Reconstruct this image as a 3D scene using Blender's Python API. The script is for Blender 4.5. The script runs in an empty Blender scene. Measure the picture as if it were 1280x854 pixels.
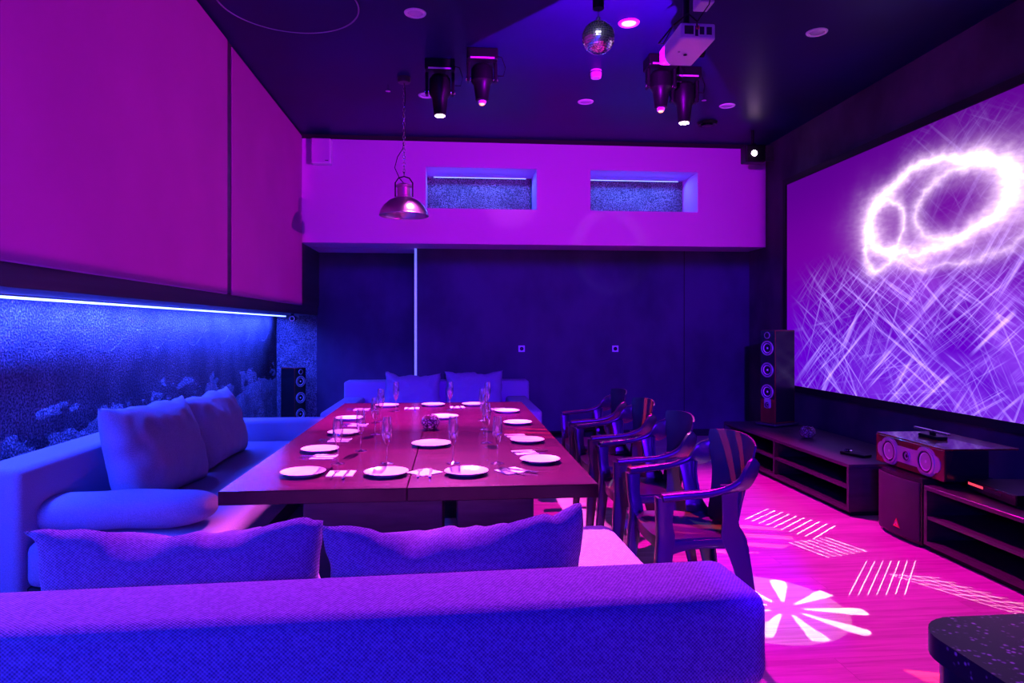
import bpy, bmesh, math, random
from mathutils import Vector, Matrix, noise
R = math.radians
rnd = random.Random(7)
sc = bpy.context.scene
COL = sc.collection

# ------------------------------------------------------------------ camera
F, HZ, CH = 850.0, 410.0, 1.45
YAW = R(4.97)
cam_d = bpy.data.cameras.new('camera'); cam = bpy.data.objects.new('camera', cam_d); COL.objects.link(cam)
cam.location = (0, 0, CH); cam.rotation_euler = (R(90), 0, -YAW)
cam_d.sensor_width = 36; cam_d.lens = F/1280*36; cam_d.shift_y = -17/1280; cam_d.clip_start = 0.05
sc.camera = cam
SN, CS = math.sin(YAW), math.cos(YAW)
def PD(u, v, d):
    xc = (u-640)/F
    return Vector(((SN+xc*CS)*d, (CS-xc*SN)*d, CH-(v-HZ)/F*d))
def P(u, v, h):
    return PD(u, v, (CH-h)*F/(v-HZ))

# ------------------------------------------------------------------ materials
class E:
    """tiny expression builder for Math nodes"""
    def __init__(s, nt, sock): s.nt, s.s = nt, sock
    def m(s, op, *a):
        n = s.nt.nodes.new('ShaderNodeMath'); n.operation = op
        for i, x in enumerate((s,)+a):
            if isinstance(x, E): s.nt.links.new(x.s, n.inputs[i])
            else: n.inputs[i].default_value = x
        return E(s.nt, n.outputs[0])
    def __add__(s, o): return s.m('ADD', o)
    __radd__ = __add__
    def __mul__(s, o): return s.m('MULTIPLY', o)
    __rmul__ = __mul__
    def __sub__(s, o): return s.m('SUBTRACT', o)
    def __rsub__(s, o): return (s*-1)+o
    def __truediv__(s, o): return s.m('DIVIDE', o)
    def lt(s, o): return s.m('LESS_THAN', o)
    def gt(s, o): return s.m('GREATER_THAN', o)
    def pw(s, o): return s.m('POWER', o)
    def sm(s, a, b):   # smoothstep 0..1 between a and b
        n = s.nt.nodes.new('ShaderNodeMapRange'); n.interpolation_type = 'SMOOTHSTEP'
        s.nt.links.new(s.s, n.inputs[0]); n.inputs[1].default_value = a; n.inputs[2].default_value = b
        return E(s.nt, n.outputs[0])

def mat(name, col, rough=0.6, metal=0.0, spec=0.5, bump=None, var=None, emit=None, es=0.0, trans=0.0, ior=1.45, coat=0.0, sheen=0.0, alpha=None):
    m = bpy.data.materials.new(name); m.use_nodes = True
    nt = m.node_tree; b = nt.nodes['Principled BSDF']
    b.inputs['Base Color'].default_value = (*col, 1); b.inputs['Roughness'].default_value = rough
    b.inputs['Metallic'].default_value = metal; b.inputs['Specular IOR Level'].default_value = spec
    b.inputs['Transmission Weight'].default_value = trans; b.inputs['IOR'].default_value = ior
    b.inputs['Coat Weight'].default_value = coat; b.inputs['Sheen Weight'].default_value = sheen
    if emit: b.inputs['Emission Color'].default_value = (*emit, 1); b.inputs['Emission Strength'].default_value = es
    tc = nt.nodes.new('ShaderNodeTexCoord')
    if var:        # (scale, dark colour, stretch)
        mp = nt.nodes.new('ShaderNodeMapping'); mp.inputs['Scale'].default_value = var[2]
        nt.links.new(tc.outputs['Object'], mp.inputs[0])
        n = nt.nodes.new('ShaderNodeTexNoise'); n.inputs['Scale'].default_value = var[0]; n.inputs['Detail'].default_value = 6
        nt.links.new(mp.outputs[0], n.inputs['Vector'])
        r = nt.nodes.new('ShaderNodeValToRGB'); r.color_ramp.elements[0].position = .35; r.color_ramp.elements[1].position = .65
        r.color_ramp.elements[0].color = (*var[1], 1); r.color_ramp.elements[1].color = (*col, 1)
        nt.links.new(n.outputs['Fac'], r.inputs[0]); nt.links.new(r.outputs[0], b.inputs['Base Color'])
    if bump:       # (scale, strength, distance, stretch)
        mp = nt.nodes.new('ShaderNodeMapping'); mp.inputs['Scale'].default_value = bump[3]
        nt.links.new(tc.outputs['Object'], mp.inputs[0])
        n = nt.nodes.new('ShaderNodeTexNoise'); n.inputs['Scale'].default_value = bump[0]; n.inputs['Detail'].default_value = 5
        nt.links.new(mp.outputs[0], n.inputs['Vector'])
        bp = nt.nodes.new('ShaderNodeBump'); bp.inputs['Strength'].default_value = bump[1]; bp.inputs['Distance'].default_value = bump[2]
        nt.links.new(n.outputs['Fac'], bp.inputs['Height']); nt.links.new(bp.outputs[0], b.inputs['Normal'])
    return m

def fabric(name, light, dark, pitch):
    m = mat(name, light, .95, spec=.1, sheen=.15); nt = m.node_tree; b = nt.nodes['Principled BSDF']
    tc = nt.nodes.new('ShaderNodeTexCoord'); sx = nt.nodes.new('ShaderNodeSeparateXYZ'); nt.links.new(tc.outputs['Object'], sx.inputs[0])
    nz = nt.nodes.new('ShaderNodeTexNoise'); nz.inputs['Scale'].default_value = 14; nz.inputs['Detail'].default_value = 3; nt.links.new(tc.outputs['Object'], nz.inputs['Vector'])
    wob = E(nt, nz.outputs['Fac'])*1.2
    x, y, z = (E(nt, sx.outputs[i]) for i in range(3))
    k = 2*math.pi/pitch
    a = (x*k+y*k*.31+wob).m('SINE'); c = (z*k+y*k*.93+wob).m('SINE')
    w = (a*c)*.5+.5
    n2 = nt.nodes.new('ShaderNodeTexNoise'); n2.inputs['Scale'].default_value = 1.1/pitch; n2.inputs['Detail'].default_value = 2; nt.links.new(tc.outputs['Object'], n2.inputs['Vector'])
    w = w*.8+(E(nt, n2.outputs['Fac']).sm(.35, .68))*.28
    r = nt.nodes.new('ShaderNodeMix'); r.data_type = 'RGBA'; r.inputs[6].default_value = (*dark, 1); r.inputs[7].default_value = (*light, 1)
    nt.links.new(w.s, r.inputs[0]); nt.links.new(r.outputs[2], b.inputs['Base Color'])
    bp = nt.nodes.new('ShaderNodeBump'); bp.inputs['Strength'].default_value = .6; bp.inputs['Distance'].default_value = pitch*.3
    nt.links.new(w.s, bp.inputs['Height']); nt.links.new(bp.outputs[0], b.inputs['Normal'])
    return m

M = {}
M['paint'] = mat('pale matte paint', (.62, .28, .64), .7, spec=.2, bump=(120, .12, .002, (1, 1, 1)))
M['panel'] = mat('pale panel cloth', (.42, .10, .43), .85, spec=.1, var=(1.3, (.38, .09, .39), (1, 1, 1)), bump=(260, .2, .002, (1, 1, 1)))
M['ceiling'] = mat('glossy navy ceiling', (.008, .004, .09), .42, spec=.2, var=(1.1, (.009, .009, .06), (1, 1, 1)))
M['darkwall'] = mat('dark velour wall', (.10, .09, .12), .9, spec=.1, var=(1.6, (.045, .04, .06), (1, 1, .8)), bump=(90, .4, .004, (1, 1, 1)))
M['backwall'] = mat('dark plaster wall', (.075, .07, .11), .8, spec=.2, var=(1.4, (.035, .035, .06), (1, 1, .7)), bump=(60, .4, .004, (1, 1, 1)))
M['stone'] = mat('rough relief plaster', (.36, .36, .42), .85, spec=.25)
def stone(m):
    nt = m.node_tree; b = nt.nodes['Principled BSDF']; tc = nt.nodes.new('ShaderNodeTexCoord')
    def nz(sc_, d=4):
        n = nt.nodes.new('ShaderNodeTexNoise'); n.inputs['Scale'].default_value = sc_; n.inputs['Detail'].default_value = d; nt.links.new(tc.outputs['Object'], n.inputs['Vector']); return E(nt, n.outputs['Fac'])
    g = nz(75, 3).sm(.36, .66); big = nz(3.1, 5).sm(.3, .7)
    k = g*.75*(big*.6+.4)+.06
    r = nt.nodes.new('ShaderNodeMix'); r.data_type = 'RGBA'; r.inputs[6].default_value = (.05, .05, .08, 1); r.inputs[7].default_value = (.62, .62, .68, 1)
    nt.links.new(k.s, r.inputs[0]); nt.links.new(r.outputs[2], b.inputs['Base Color'])
    bp = nt.nodes.new('ShaderNodeBump'); bp.inputs['Strength'].default_value = 1.0; bp.inputs['Distance'].default_value = .016
    nt.links.new((g+nz(22, 3)*1.2).s, bp.inputs['Height']); nt.links.new(bp.outputs[0], b.inputs['Normal'])
stone(M['stone'])
M['ledge'] = mat('dark stained ledge', (.06, .06, .09), .5, var=(4, (.03, .03, .05), (1, .1, 3)))
M['black'] = mat('black satin plastic', (.006, .006, .008), .4, spec=.3)
M['matt_black'] = mat('matt black', (.01, .01, .012), .8)
M['white'] = mat('white glazed china', (.92, .92, .92), .18, spec=.6)
M['white_plastic'] = mat('white plastic', (.8, .8, .8), .4)
M['napkin'] = mat('white paper napkin', (.88, .88, .9), .9, spec=.1, bump=(220, .3, .001, (1, 1, 1)))
M['steel'] = mat('polished steel', (.75, .75, .78), .16, metal=1)
M['cutlery'] = mat('brushed cutlery steel', (.45, .45, .5), .22, metal=1)
M['chrome'] = mat('chrome', (.8, .8, .8), .08, metal=1)
def thin_glass(name, base=.14, edge=.95, col=(1, 1, 1)):
    m = bpy.data.materials.new(name); m.use_nodes = True; nt = m.node_tree
    for n_ in list(nt.nodes): nt.nodes.remove(n_)
    o_ = nt.nodes.new('ShaderNodeOutputMaterial'); mx = nt.nodes.new('ShaderNodeMixShader'); tr = nt.nodes.new('ShaderNodeBsdfTransparent'); gl = nt.nodes.new('ShaderNodeBsdfGlossy')
    gl.inputs['Roughness'].default_value = .05; gl.inputs['Color'].default_value = (1, 1, 1, 1); tr.inputs['Color'].default_value = (*col, 1)
    lw = nt.nodes.new('ShaderNodeLayerWeight'); lw.inputs['Blend'].default_value = .5
    f = E(nt, lw.outputs['Facing']).pw(1.5)*edge+base
    nt.links.new(f.s, mx.inputs[0]); nt.links.new(tr.outputs[0], mx.inputs[1]); nt.links.new(gl.outputs[0], mx.inputs[2]); nt.links.new(mx.outputs[0], o_.inputs[0])
    return m
M['glass'] = thin_glass('clear glass')
M['fab'] = fabric('pale woven upholstery', (.46, .40, .58), (.10, .08, .17), .0095)
M['fab_fine'] = fabric('pale woven cushion cloth', (.42, .39, .52), (.13, .11, .21), .0055)
M['base'] = mat('dark sofa base', (.02, .02, .03), .7)
M['chair'] = mat('dark moulded plastic', (.02, .02, .035), .3, spec=.5, coat=.1)
M['cab'] = mat('dark cabinet veneer', (.055, .045, .06), .35, var=(5, (.035, .03, .04), (1, .12, 6)))
M['cab_in'] = mat('black cabinet lining', (.012, .012, .015), .7)
M['mahogany'] = mat('mahogany veneer', (.22, .03, .02), .25, var=(6, (.10, .012, .01), (1, 1, .15)), coat=.4)
M['spk_black'] = mat('black lacquer', (.012, .012, .015), .2)
M['cone'] = mat('metal driver cone', (.85, .8, .9), .35, metal=.2)
M['frame'] = mat('silver driver frame', (.5, .47, .55), .35, metal=.5)
M['rubber'] = mat('rubber surround', (.01, .01, .012), .5)
M['grille'] = mat('speaker grille cloth', (.05, .04, .06), .9, bump=(400, .6, .002, (1, 1, 1)))
M['red'] = mat('red badge', (.8, .08, .08), .4)
M['granite'] = mat('speckled granite', (.012, .012, .018), .35, spec=.15)
def granite(m):
    nt = m.node_tree; b = nt.nodes['Principled BSDF']; tc = nt.nodes.new('ShaderNodeTexCoord')
    v = nt.nodes.new('ShaderNodeTexVoronoi'); v.inputs['Scale'].default_value = 90; nt.links.new(tc.outputs['Object'], v.inputs['Vector'])
    n = nt.nodes.new('ShaderNodeTexNoise'); n.inputs['Scale'].default_value = 30; nt.links.new(tc.outputs['Object'], n.inputs['Vector'])
    k = (1-E(nt, v.outputs['Distance']).sm(.12, .42))*E(nt, n.outputs['Fac']).sm(.47, .62)
    r = nt.nodes.new('ShaderNodeMix'); r.data_type = 'RGBA'; r.inputs[6].default_value = (.012, .011, .02, 1); r.inputs[7].default_value = (.3, .25, .36, 1)
    nt.links.new(k.s, r.inputs[0]); nt.links.new(r.outputs[2], b.inputs['Base Color'])
granite(M['granite'])

def wood(name, c1, c2, rough, plank, along='X', scale=1.0):
    m = mat(name, c1, rough, spec=.22); nt = m.node_tree; b = nt.nodes['Principled BSDF']
    tc = nt.nodes.new('ShaderNodeTexCoord'); sx = nt.nodes.new('ShaderNodeSeparateXYZ'); nt.links.new(tc.outputs['Object'], sx.inputs[0])
    x, y = E(nt, sx.outputs[0]), E(nt, sx.outputs[1])
    if along == 'Y': x, y = y, x
    row = (y/plank).m('FLOOR'); fr = (y/plank).m('FRACT')
    xs = x+row.m('MULTIPLY', 12.9898).m('SINE')*37.0
    fx = (xs/1.6).m('FRACT'); seg = (xs/1.6).m('FLOOR')
    tone = ((row*7.13+seg*3.7).m('SINE')*43758.5).m('FRACT')
    cv = nt.nodes.new('ShaderNodeCombineXYZ'); nt.links.new((xs*.9).s, cv.inputs[0]); nt.links.new((y*13*scale).s, cv.inputs[1]); nt.links.new((row*3.3+seg).s, cv.inputs[2])
    n = nt.nodes.new('ShaderNodeTexNoise'); n.inputs['Scale'].default_value = 2.2; n.inputs['Detail'].default_value = 8; n.inputs['Distortion'].default_value = .6; nt.links.new(cv.outputs[0], n.inputs['Vector'])
    cw = nt.nodes.new('ShaderNodeCombineXYZ'); nt.links.new((xs*4).s, cw.inputs[0]); nt.links.new((y*160*scale).s, cw.inputs[1])
    n3 = nt.nodes.new('ShaderNodeTexNoise'); n3.inputs['Scale'].default_value = 1.5; nt.links.new(cw.outputs[0], n3.inputs['Vector'])
    g = E(nt, n.outputs['Fac']).sm(.3, .7)*.55+E(nt, n3.outputs['Fac']).sm(.3, .7)*.25+tone*.3
    r = nt.nodes.new('ShaderNodeMix'); r.data_type = 'RGBA'; r.inputs[6].default_value = (*c2, 1); r.inputs[7].default_value = (*c1, 1)
    gap = fr.lt(.012)+fx.lt(.0018)
    g2 = g*(1-gap.m('MINIMUM', 1.0)*.8)
    nt.links.new(g2.s, r.inputs[0]); nt.links.new(r.outputs[2], b.inputs['Base Color'])
    bp = nt.nodes.new('ShaderNodeBump'); bp.inputs['Strength'].default_value = .25; bp.inputs['Distance'].default_value = .002
    nt.links.new(g2.s, bp.inputs['Height']); nt.links.new(bp.outputs[0], b.inputs['Normal'])
    return m
M['floor'] = wood('oak plank floor', (.62, .45, .50), (.32, .2, .24), .42, .19)
M['table'] = wood('dark stained table wood', (.10, .006, .05), (.018, .002, .012), .2, 1.7, 'X', 1.2)

# ------------------------------------------------------------------ mesh helpers
def link(o, parent=None):
    COL.objects.link(o)
    if parent is not None: o.parent = parent
    return o
def obj(name, bm, m, parent=None, smooth=None):
    me = bpy.data.meshes.new(name); bmesh.ops.recalc_face_normals(bm, faces=bm.faces[:]); bm.to_mesh(me); bm.free()
    if isinstance(m, (list, tuple)):
        for x in m: me.materials.append(x)
    else: me.materials.append(m)
    if smooth is not None:
        me.polygons.foreach_set('use_smooth', [True]*len(me.polygons))
        if smooth < 179: me.set_sharp_from_angle(angle=R(smooth))
    return link(bpy.data.objects.new(name, me), parent)
def thing(name, label, cat, loc=(0, 0, 0), rz=0, group=None):
    o = bpy.data.objects.new(name, None); o.empty_display_size = .1; COL.objects.link(o); o.location = loc; o.rotation_euler = (0, 0, rz)
    return tag(o, label, cat, group)
def tag(o, label, cat, group=None):
    o['label'] = label; o['category'] = cat
    if group: o['group'] = group
    return o
def struct(o): o['kind'] = 'structure'; return o
def kids(o): return [c for c in bpy.data.objects if c.parent == o]
def dup(root, loc, rz, label, group=None):
    def cp(o, par):
        c = o.copy(); COL.objects.link(c)
        if par is not None: c.parent = par
        for k in kids(o): cp(k, c)
        return c
    r = cp(root, None); r.location = loc; r.rotation_euler = (0, 0, rz); r['label'] = label
    if group: r['group'] = group
    return r

def box(bm, x0, x1, y0, y1, z0, z1, r=0, seg=3, mi=0):
    vs = [bm.verts.new((x, y, z)) for x in (x0, x1) for y in (y0, y1) for z in (z0, z1)]
    fs = [bm.faces.new([vs[i] for i in q]) for q in ((0, 1, 3, 2), (4, 6, 7, 5), (0, 4, 5, 1), (2, 3, 7, 6), (0, 2, 6, 4), (1, 5, 7, 3))]
    for f in fs: f.material_index = mi
    if r > 0:
        es = {e for f in fs for e in f.edges}
        bmesh.ops.bevel(bm, geom=list(es), offset=r, segments=seg, profile=.5, affect='EDGES', clamp_overlap=True)
    return bm
def B(*a, **k): return box(bmesh.new(), *a, **k)
def lathe(bm, prof, seg=32, mtx=Matrix(), closed=False, mi=0):
    rings = []
    for r, z in prof:
        if r < 1e-6: rings.append([bm.verts.new(mtx @ Vector((0, 0, z)))])
        else: rings.append([bm.verts.new(mtx @ Vector((r*math.cos(2*math.pi*i/seg), r*math.sin(2*math.pi*i/seg), z))) for i in range(seg)])
    pairs = list(zip(rings, rings[1:]))
    if closed: pairs.append((rings[-1], rings[0]))
    for a, b in pairs:
        if len(a) == 1 and len(b) == 1: continue
        for i in range(seg):
            j = (i+1) % seg
            if len(a) == 1: f = bm.faces.new((a[0], b[i], b[j]))
            elif len(b) == 1: f = bm.faces.new((a[i], a[j], b[0]))
            else: f = bm.faces.new((a[i], a[j], b[j], b[i]))
            f.material_index = mi
    return bm
def cyl(bm, p0, p1, r0, r1=None, seg=16):
    p0, p1 = Vector(p0), Vector(p1); d = p1-p0; L = d.length
    m = Matrix.Translation(p0) @ d.to_track_quat('Z', 'Y').to_matrix().to_4x4()
    return lathe(bm, [(0, 0), (r0, 0), (r1 if r1 is not None else r0, L), (0, L)], seg, m)
def tube(bm, pts, r, seg=8, closed=False):
    pts = [Vector(p) for p in pts]; n = len(pts); rings = []
    up = Vector((0.13, .21, .97))
    for i, p in enumerate(pts):
        t = (pts[(i+1) % n]-pts[i-1]) if closed else (pts[min(i+1, n-1)]-pts[max(i-1, 0)])
        t.normalize(); a = t.cross(up).normalized(); b = t.cross(a)
        rings.append([bm.verts.new(p+(a*math.cos(2*math.pi*k/seg)+b*math.sin(2*math.pi*k/seg))*r) for k in range(seg)])
    for i in range(n if closed else n-1):
        A, Bq = rings[i], rings[(i+1) % n]
        for k in range(seg): bm.faces.new((A[k], A[(k+1) % seg], Bq[(k+1) % seg], Bq[k]))
    if not closed: bm.faces.new(rings[0]); bm.faces.new(rings[-1][::-1])
    return bm
def prism(bm, pts, z0, z1, mtx=Matrix()):
    a = [bm.verts.new(mtx @ Vector((x, y, z0))) for x, y in pts]; b = [bm.verts.new(mtx @ Vector((x, y, z1))) for x, y in pts]
    bm.faces.new(a[::-1]); bm.faces.new(b); n = len(pts)
    for i in range(n): bm.faces.new((a[i], a[(i+1) % n], b[(i+1) % n], b[i]))
    return bm
def loft(bm, secs):
    """secs: list of (centre, a, b) half vectors of a rounded rectangle cross-section"""
    K = [(-1, -.6), (-.85, -1), (.85, -1), (1, -.6), (1, .6), (.85, 1), (-.85, 1), (-1, .6)]
    rings = [[bm.verts.new(Vector(c)+Vector(a)*p+Vector(b)*q) for p, q in K] for c, a, b in secs]
    for A, Bq in zip(rings, rings[1:]):
        for k in range(8): bm.faces.new((A[k], A[(k+1) % 8], Bq[(k+1) % 8], Bq[k]))
    bm.faces.new(rings[0][::-1]); bm.faces.new(rings[-1])
    return bm
def lerp(a, b, t): return a+(b-a)*t
def curve_pts(keys, n):
    """Catmull-Rom through rows of numbers"""
    out = []; m = len(keys)-1
    for i in range(m):
        p0, p1, p2, p3 = keys[max(i-1, 0)], keys[i], keys[i+1], keys[min(i+2, m)]
        for j in range(n):
            t = j/n
            out.append([.5*((2*b)+(-a+c)*t+(2*a-5*b+4*c-d)*t*t+(-a+3*b-3*c+d)*t**3) for a, b, c, d in zip(p0, p1, p2, p3)])
    out.append(list(keys[-1])); return out

def pillow(w, h, t, seed=0, pinch=.06, sag=.0, nx=44, ny=30, wr=.012):
    """soft cushion standing on its lower edge: x width, z height, y thickness"""
    bm = bmesh.new()
    V = {}
    for s in (-1, 1):
        for i in range(nx+1):
            for j in range(ny+1):
                a, b = 2*i/nx-1, 2*j/ny-1
                edge = i in (0, nx) or j in (0, ny)
                if edge and s == 1: V[(s, i, j)] = V[(-1, i, j)]; continue
                x = a*w/2*(1-pinch*(1-b*b)*abs(a)**3); z = b*h/2*(1-pinch*1.4*(1-a*a)*abs(b)**3)
                if b > 0: z -= sag*(1-a*a)*b
                th = t/2*((1-abs(a)**4)**.5)*((1-abs(b)**4)**.5)*(1+.18*(-b))
                th += .12*t*(1-a*a)*(1-b*b)
                nn = noise.noise(Vector((a*2.2+seed*3.1, b*2.2, s*2.0+seed)))*wr + noise.noise(Vector((a*6+seed, b*3.5, s*3)))*wr*.5
                y = 0 if edge else s*th+nn*(1-a**8)*(1-b**8)
                crn = max(0, abs(a)+abs(b)-1.5)
                V[(s, i, j)] = bm.verts.new((x+nn*.8, y, z+h/2*(1-pinch*.4)+nn*1.2*max(0, b)))
    for s in (-1, 1):
        for i in range(nx):
            for j in range(ny):
                q = [V[(s, i, j)], V[(s, i+1, j)], V[(s, i+1, j+1)], V[(s, i, j+1)]]
                bm.faces.new(q if s < 0 else q[::-1])
    return bm
def piping(w, h, pinch=.06, sag=0):
    pts = []
    for k in range(96):
        t = k/96*4; side = int(t); f = (t-side)*2-1
        a, b = [(f, -1), (1, f), (-f, 1), (-1, -f)][side]
        x = a*w/2*(1-pinch*(1-b*b)*abs(a)**3); z = b*h/2*(1-pinch*1.4*(1-a*a)*abs(b)**3)
        if b > 0: z -= sag*(1-a*a)*b
        pts.append((x, 0, z+h/2*(1-pinch*.4)))
    return tube(bmesh.new(), pts, .006, 6, True)

# ------------------------------------------------------------------ room
CEIL = 3.78; XL = -2.34; XR = 4.0; YS = 8.37; YB = 9.53; YM = 8.9; YR = -1.7; XU = -1.82; ZS = 2.48; XM = -.466
struct(obj('floor', B(XL-.1, XR+.1, YR-.1, YB+.1, -.1, 0), M['floor']))
struct(obj('ceiling', B(XL-.1, XR+.1, YR-.1, YB+.1, CEIL, CEIL+.1), M['ceiling']))
struct(obj('wall_rear', B(XL-.1, XR+.1, YR-.1, YR, 0, CEIL), M['darkwall']))
struct(obj('wall_right', B(XR, XR+.1, YR, YB+.1, 0, CEIL), M['darkwall']))

def relief(bm, org, du, dv, nrm, L, H, nu, nv, waves, dark_seams=()):
    """rough plaster grid with relief; org corner, du / dv unit directions"""
    g = []
    for i in range(nu+1):
        row = []
        for j in range(nv+1):
            s, z = i/nu*L, j/nv*H
            q = Vector((s*1.1, z*2.4, 3.3))
            hgt = .005*noise.fractal(q*2.6, .8, 2.1, 7)+.003*noise.noise(q*9)
            if waves:
                low = 1-min(1, max(0, (z-.95)/.25))
                hgt = hgt*(.35+.45*low)
                c1 = 1.36+.075*math.sin(s*2*math.pi/.78+1.2)
                hgt += .014*math.exp(-((z-c1)/.016)**2)
                c2 = 1.02+.07*noise.noise(Vector((s*1.9, 7.7, 0)))+.03*math.sin(s*2*math.pi/.5)
                hgt += .009*(1/(1+math.exp((z-c2)/.022)))
                c3 = .72+.12*noise.noise(Vector((s*1.5, 2.7, 5)))
                hgt += .010*(1/(1+math.exp((z-c3)/.03)))
            row.append(bm.verts.new(org+du*s+dv*z+nrm*hgt))
        g.append(row)
    for i in range(nu):
        for j in range(nv): bm.faces.new((g[i][j], g[i+1][j], g[i+1][j+1], g[i][j+1]))
    return bm
X, Y, Z = Vector((1, 0, 0)), Vector((0, 1, 0)), Vector((0, 0, 1))
bm = relief(bmesh.new(), Vector((XL-.07, YR, 0)), Y, Z, X, YB-YR, 1.66, 900, 130, True)
box(bm, XL-.12, XL-.06, YR, YB, 0, CEIL)
struct(obj('wall_left', bm, M['stone'], smooth=179))
struct(obj('wall_recess_left', relief(bmesh.new(), Vector((XL-.05, YB-.02, 0)), X, Z, -Y, -1.85-XL+.05, 1.66, 40, 100, False), M['stone'], smooth=179))
# panelled upper left wall: two big panels over a dark ledge
struct(obj('wall_upper_left', B(XL, XU, YR, YB, 1.74, CEIL), M['ledge']))
struct(obj('trim_1', B(XU, XU+.03, YR, 5.60, 1.72, CEIL-.03, r=.004, seg=1), M['panel']))
struct(obj('trim_2', B(XU, XU+.012, 5.77, YS, 1.72, CEIL-.02, r=.004, seg=1), M['panel']))
struct(obj('trim_3', B(XL, XU-.02, YR, YB-.05, 1.62, 1.74), M['ledge']))
struct(obj('wall_back', B(XM, XR, YM, YM+.1, 0, ZS), M['backwall']))
struct(obj('wall_back_return', B(XM, XM+.1, YM+.1, YB, 0, ZS), M['backwall']))
struct(obj('wall_back_left', B(-1.85, XM, YB-.05, YB, 0, ZS), M['backwall']))
struct(obj('wall_back_outer', B(XL-.1, XR, YB, YB+.1, 0, CEIL), M['darkwall']))
struct(obj('baseboard_back', B(XM, XR, YM-.02, YM, 0, .09, r=.004, seg=1), M['matt_black']))
cap = M['white_strip'] = mat('backlit white strip', (.8, .8, .85), .4, emit=(.10, .16, 1), es=1.1)
struct(obj('trim_4', B(XM-.03, XM, YM-.02, YM+.04, .0, ZS), cap))
# seam in the back panel and the right hand return
struct(obj('trim_5', B(3.09, 3.10, YM-.006, YM, .09, ZS), M['matt_black']))
# soffit with two openings
bm = bmesh.new()
N1 = (-.33, 1.037, 2.915, 3.42); N2 = (1.71, 3.087, 2.915, 3.42)
xs = [XU, N1[0], N1[1], N2[0], N2[1], XR-.02]
box(bm, XU, XR-.02, YS, YM, ZS, 2.915); box(bm, XU, XR-.02, YS, YM, 3.42, CEIL-.02)
for a, b in ((xs[0], xs[1]), (xs[2], xs[3]), (xs[4], xs[5])): box(bm, a, b, YS, YM, 2.915, 3.42)
box(bm, XU, XR-.02, YM+.06, YB, ZS, CEIL-.02)
struct(obj('wall_soffit', bm, M['paint']))
for k, n in enumerate((N1, N2)):
    struct(obj('wall_niche', relief(bmesh.new(), Vector((n[0], YM+.05, n[2])), X, Z, -Y, n[1]-n[0], n[3]-n[2], 90, 36, False), M['stone'], smooth=179))
struct(obj('trim_6', B(XU, XR-.02, YS-.012, YS, CEIL-.05, CEIL), M['matt_black']))

# ------------------------------------------------------------------ LED strips
led_m = mat('led strip glow', (1, 1, 1), .5, emit=(.07, .11, 1), es=14)
t = thing('led_strip', 'long glowing blue-white LED strip under the ledge on the left wall', 'light strip', (XL+.075, 3.9, 1.606))
obj('diffuser', B(-.022, .022, -5.5, 5.5, -.005, .006), led_m, t)
obj('channel', B(-.025, .025, -5.52, 5.52, .006, .0135), M['steel'], t)
led2 = mat('niche led glow', (1, 1, 1), .5, emit=(.12, .3, 1), es=2.0)
for k, n in enumerate((N1, N2)):
    t = thing('led_strip', ('slim blue LED strip in the top of the left wall niche', 'slim blue LED strip in the top of the right wall niche, nearer the screen')[k], 'light strip', ((n[0]+n[1])/2, YM-.03, 3.405), group='niche light strips')
    obj('diffuser', B(-.6, .6, -.008, .008, -.004, .004), led2, t); obj('channel', B(-.605, .605, -.01, .01, .004, .012), M['steel'], t)

# ------------------------------------------------------------------ sofas
def sofa_parts(t, parts):
    for nm, args, r, m in parts:
        b = B(*args, r=r, seg=5)
        obj(nm, b, m, t, smooth=40)
t = thing('sofa', 'long pale fabric sofa along the glowing left wall with a bolster on its near end', 'sofa', (-1.7, 5.0, 0))
o = (-1.7, 5.0)
def sh(a, o): return (a[0]-o[0], a[1]-o[0], a[2]-o[1], a[3]-o[1], a[4], a[5])
sofa_parts(t, [('backrest', sh((-2.30, -2.04, 3.40, 6.66, .10, .78), o), .035, M['fab_fine']),
               ('seat', sh((-2.035, -1.14, 3.42, 6.40, .20, .42), o), .05, M['fab_fine']),
               ('armrest', sh((-2.035, -1.16, 6.405, 6.66, .12, .60), o), .035, M['fab_fine']),
               ('base', sh((-2.26, -1.24, 3.46, 6.6, 0, .195), o), .01, M['base'])])
FS = thing('sofa', 'foreground pale woven sofa seen from behind, its wide backrest filling the bottom of the photo', 'sofa', (-.3, 1.565, 0), R(2.3))
sofa_parts(FS, [('backrest', (-1.15, 1.075, -.012, .275, .565, .80), .045, M['fab']),
                ('back_panel', (-1.13, 1.035, .012, .26, .08, .563), .02, M['base']),
                ('seat', (-1.15, .74, .28, 1.33, .18, .42), .05, M['fab']),
                ('armrest', (.745, 1.05, .28, 1.33, .12, .60), .06, M['fab']),
                ('base', (-1.1, 1.0, .29, 1.28, 0, .175), .01, M['base'])])
t = thing('sofa', 'pale fabric sofa at the far head of the table against the dark back wall', 'sofa', (-.2, 7.9, 0))
o = (-.2, 7.9)
sofa_parts(t, [('backrest', sh((-1.34, .96, 8.52, 8.84, .10, .79), o), .035, M['fab_fine']),
               ('seat', sh((-1.07, .655, 7.04, 8.515, .20, .42), o), .05, M['fab_fine']),
               ('armrest', sh((-1.34, -1.075, 7.0, 8.515, .12, .60), o), .04, M['fab_fine']),
               ('armrest', sh((.66, .925, 7.0, 8.515, .12, .60), o), .04, M['fab_fine']),
               ('base', sh((-1.3, .88, 7.05, 8.8, 0, .115), o), .01, M['base'])])

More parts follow.
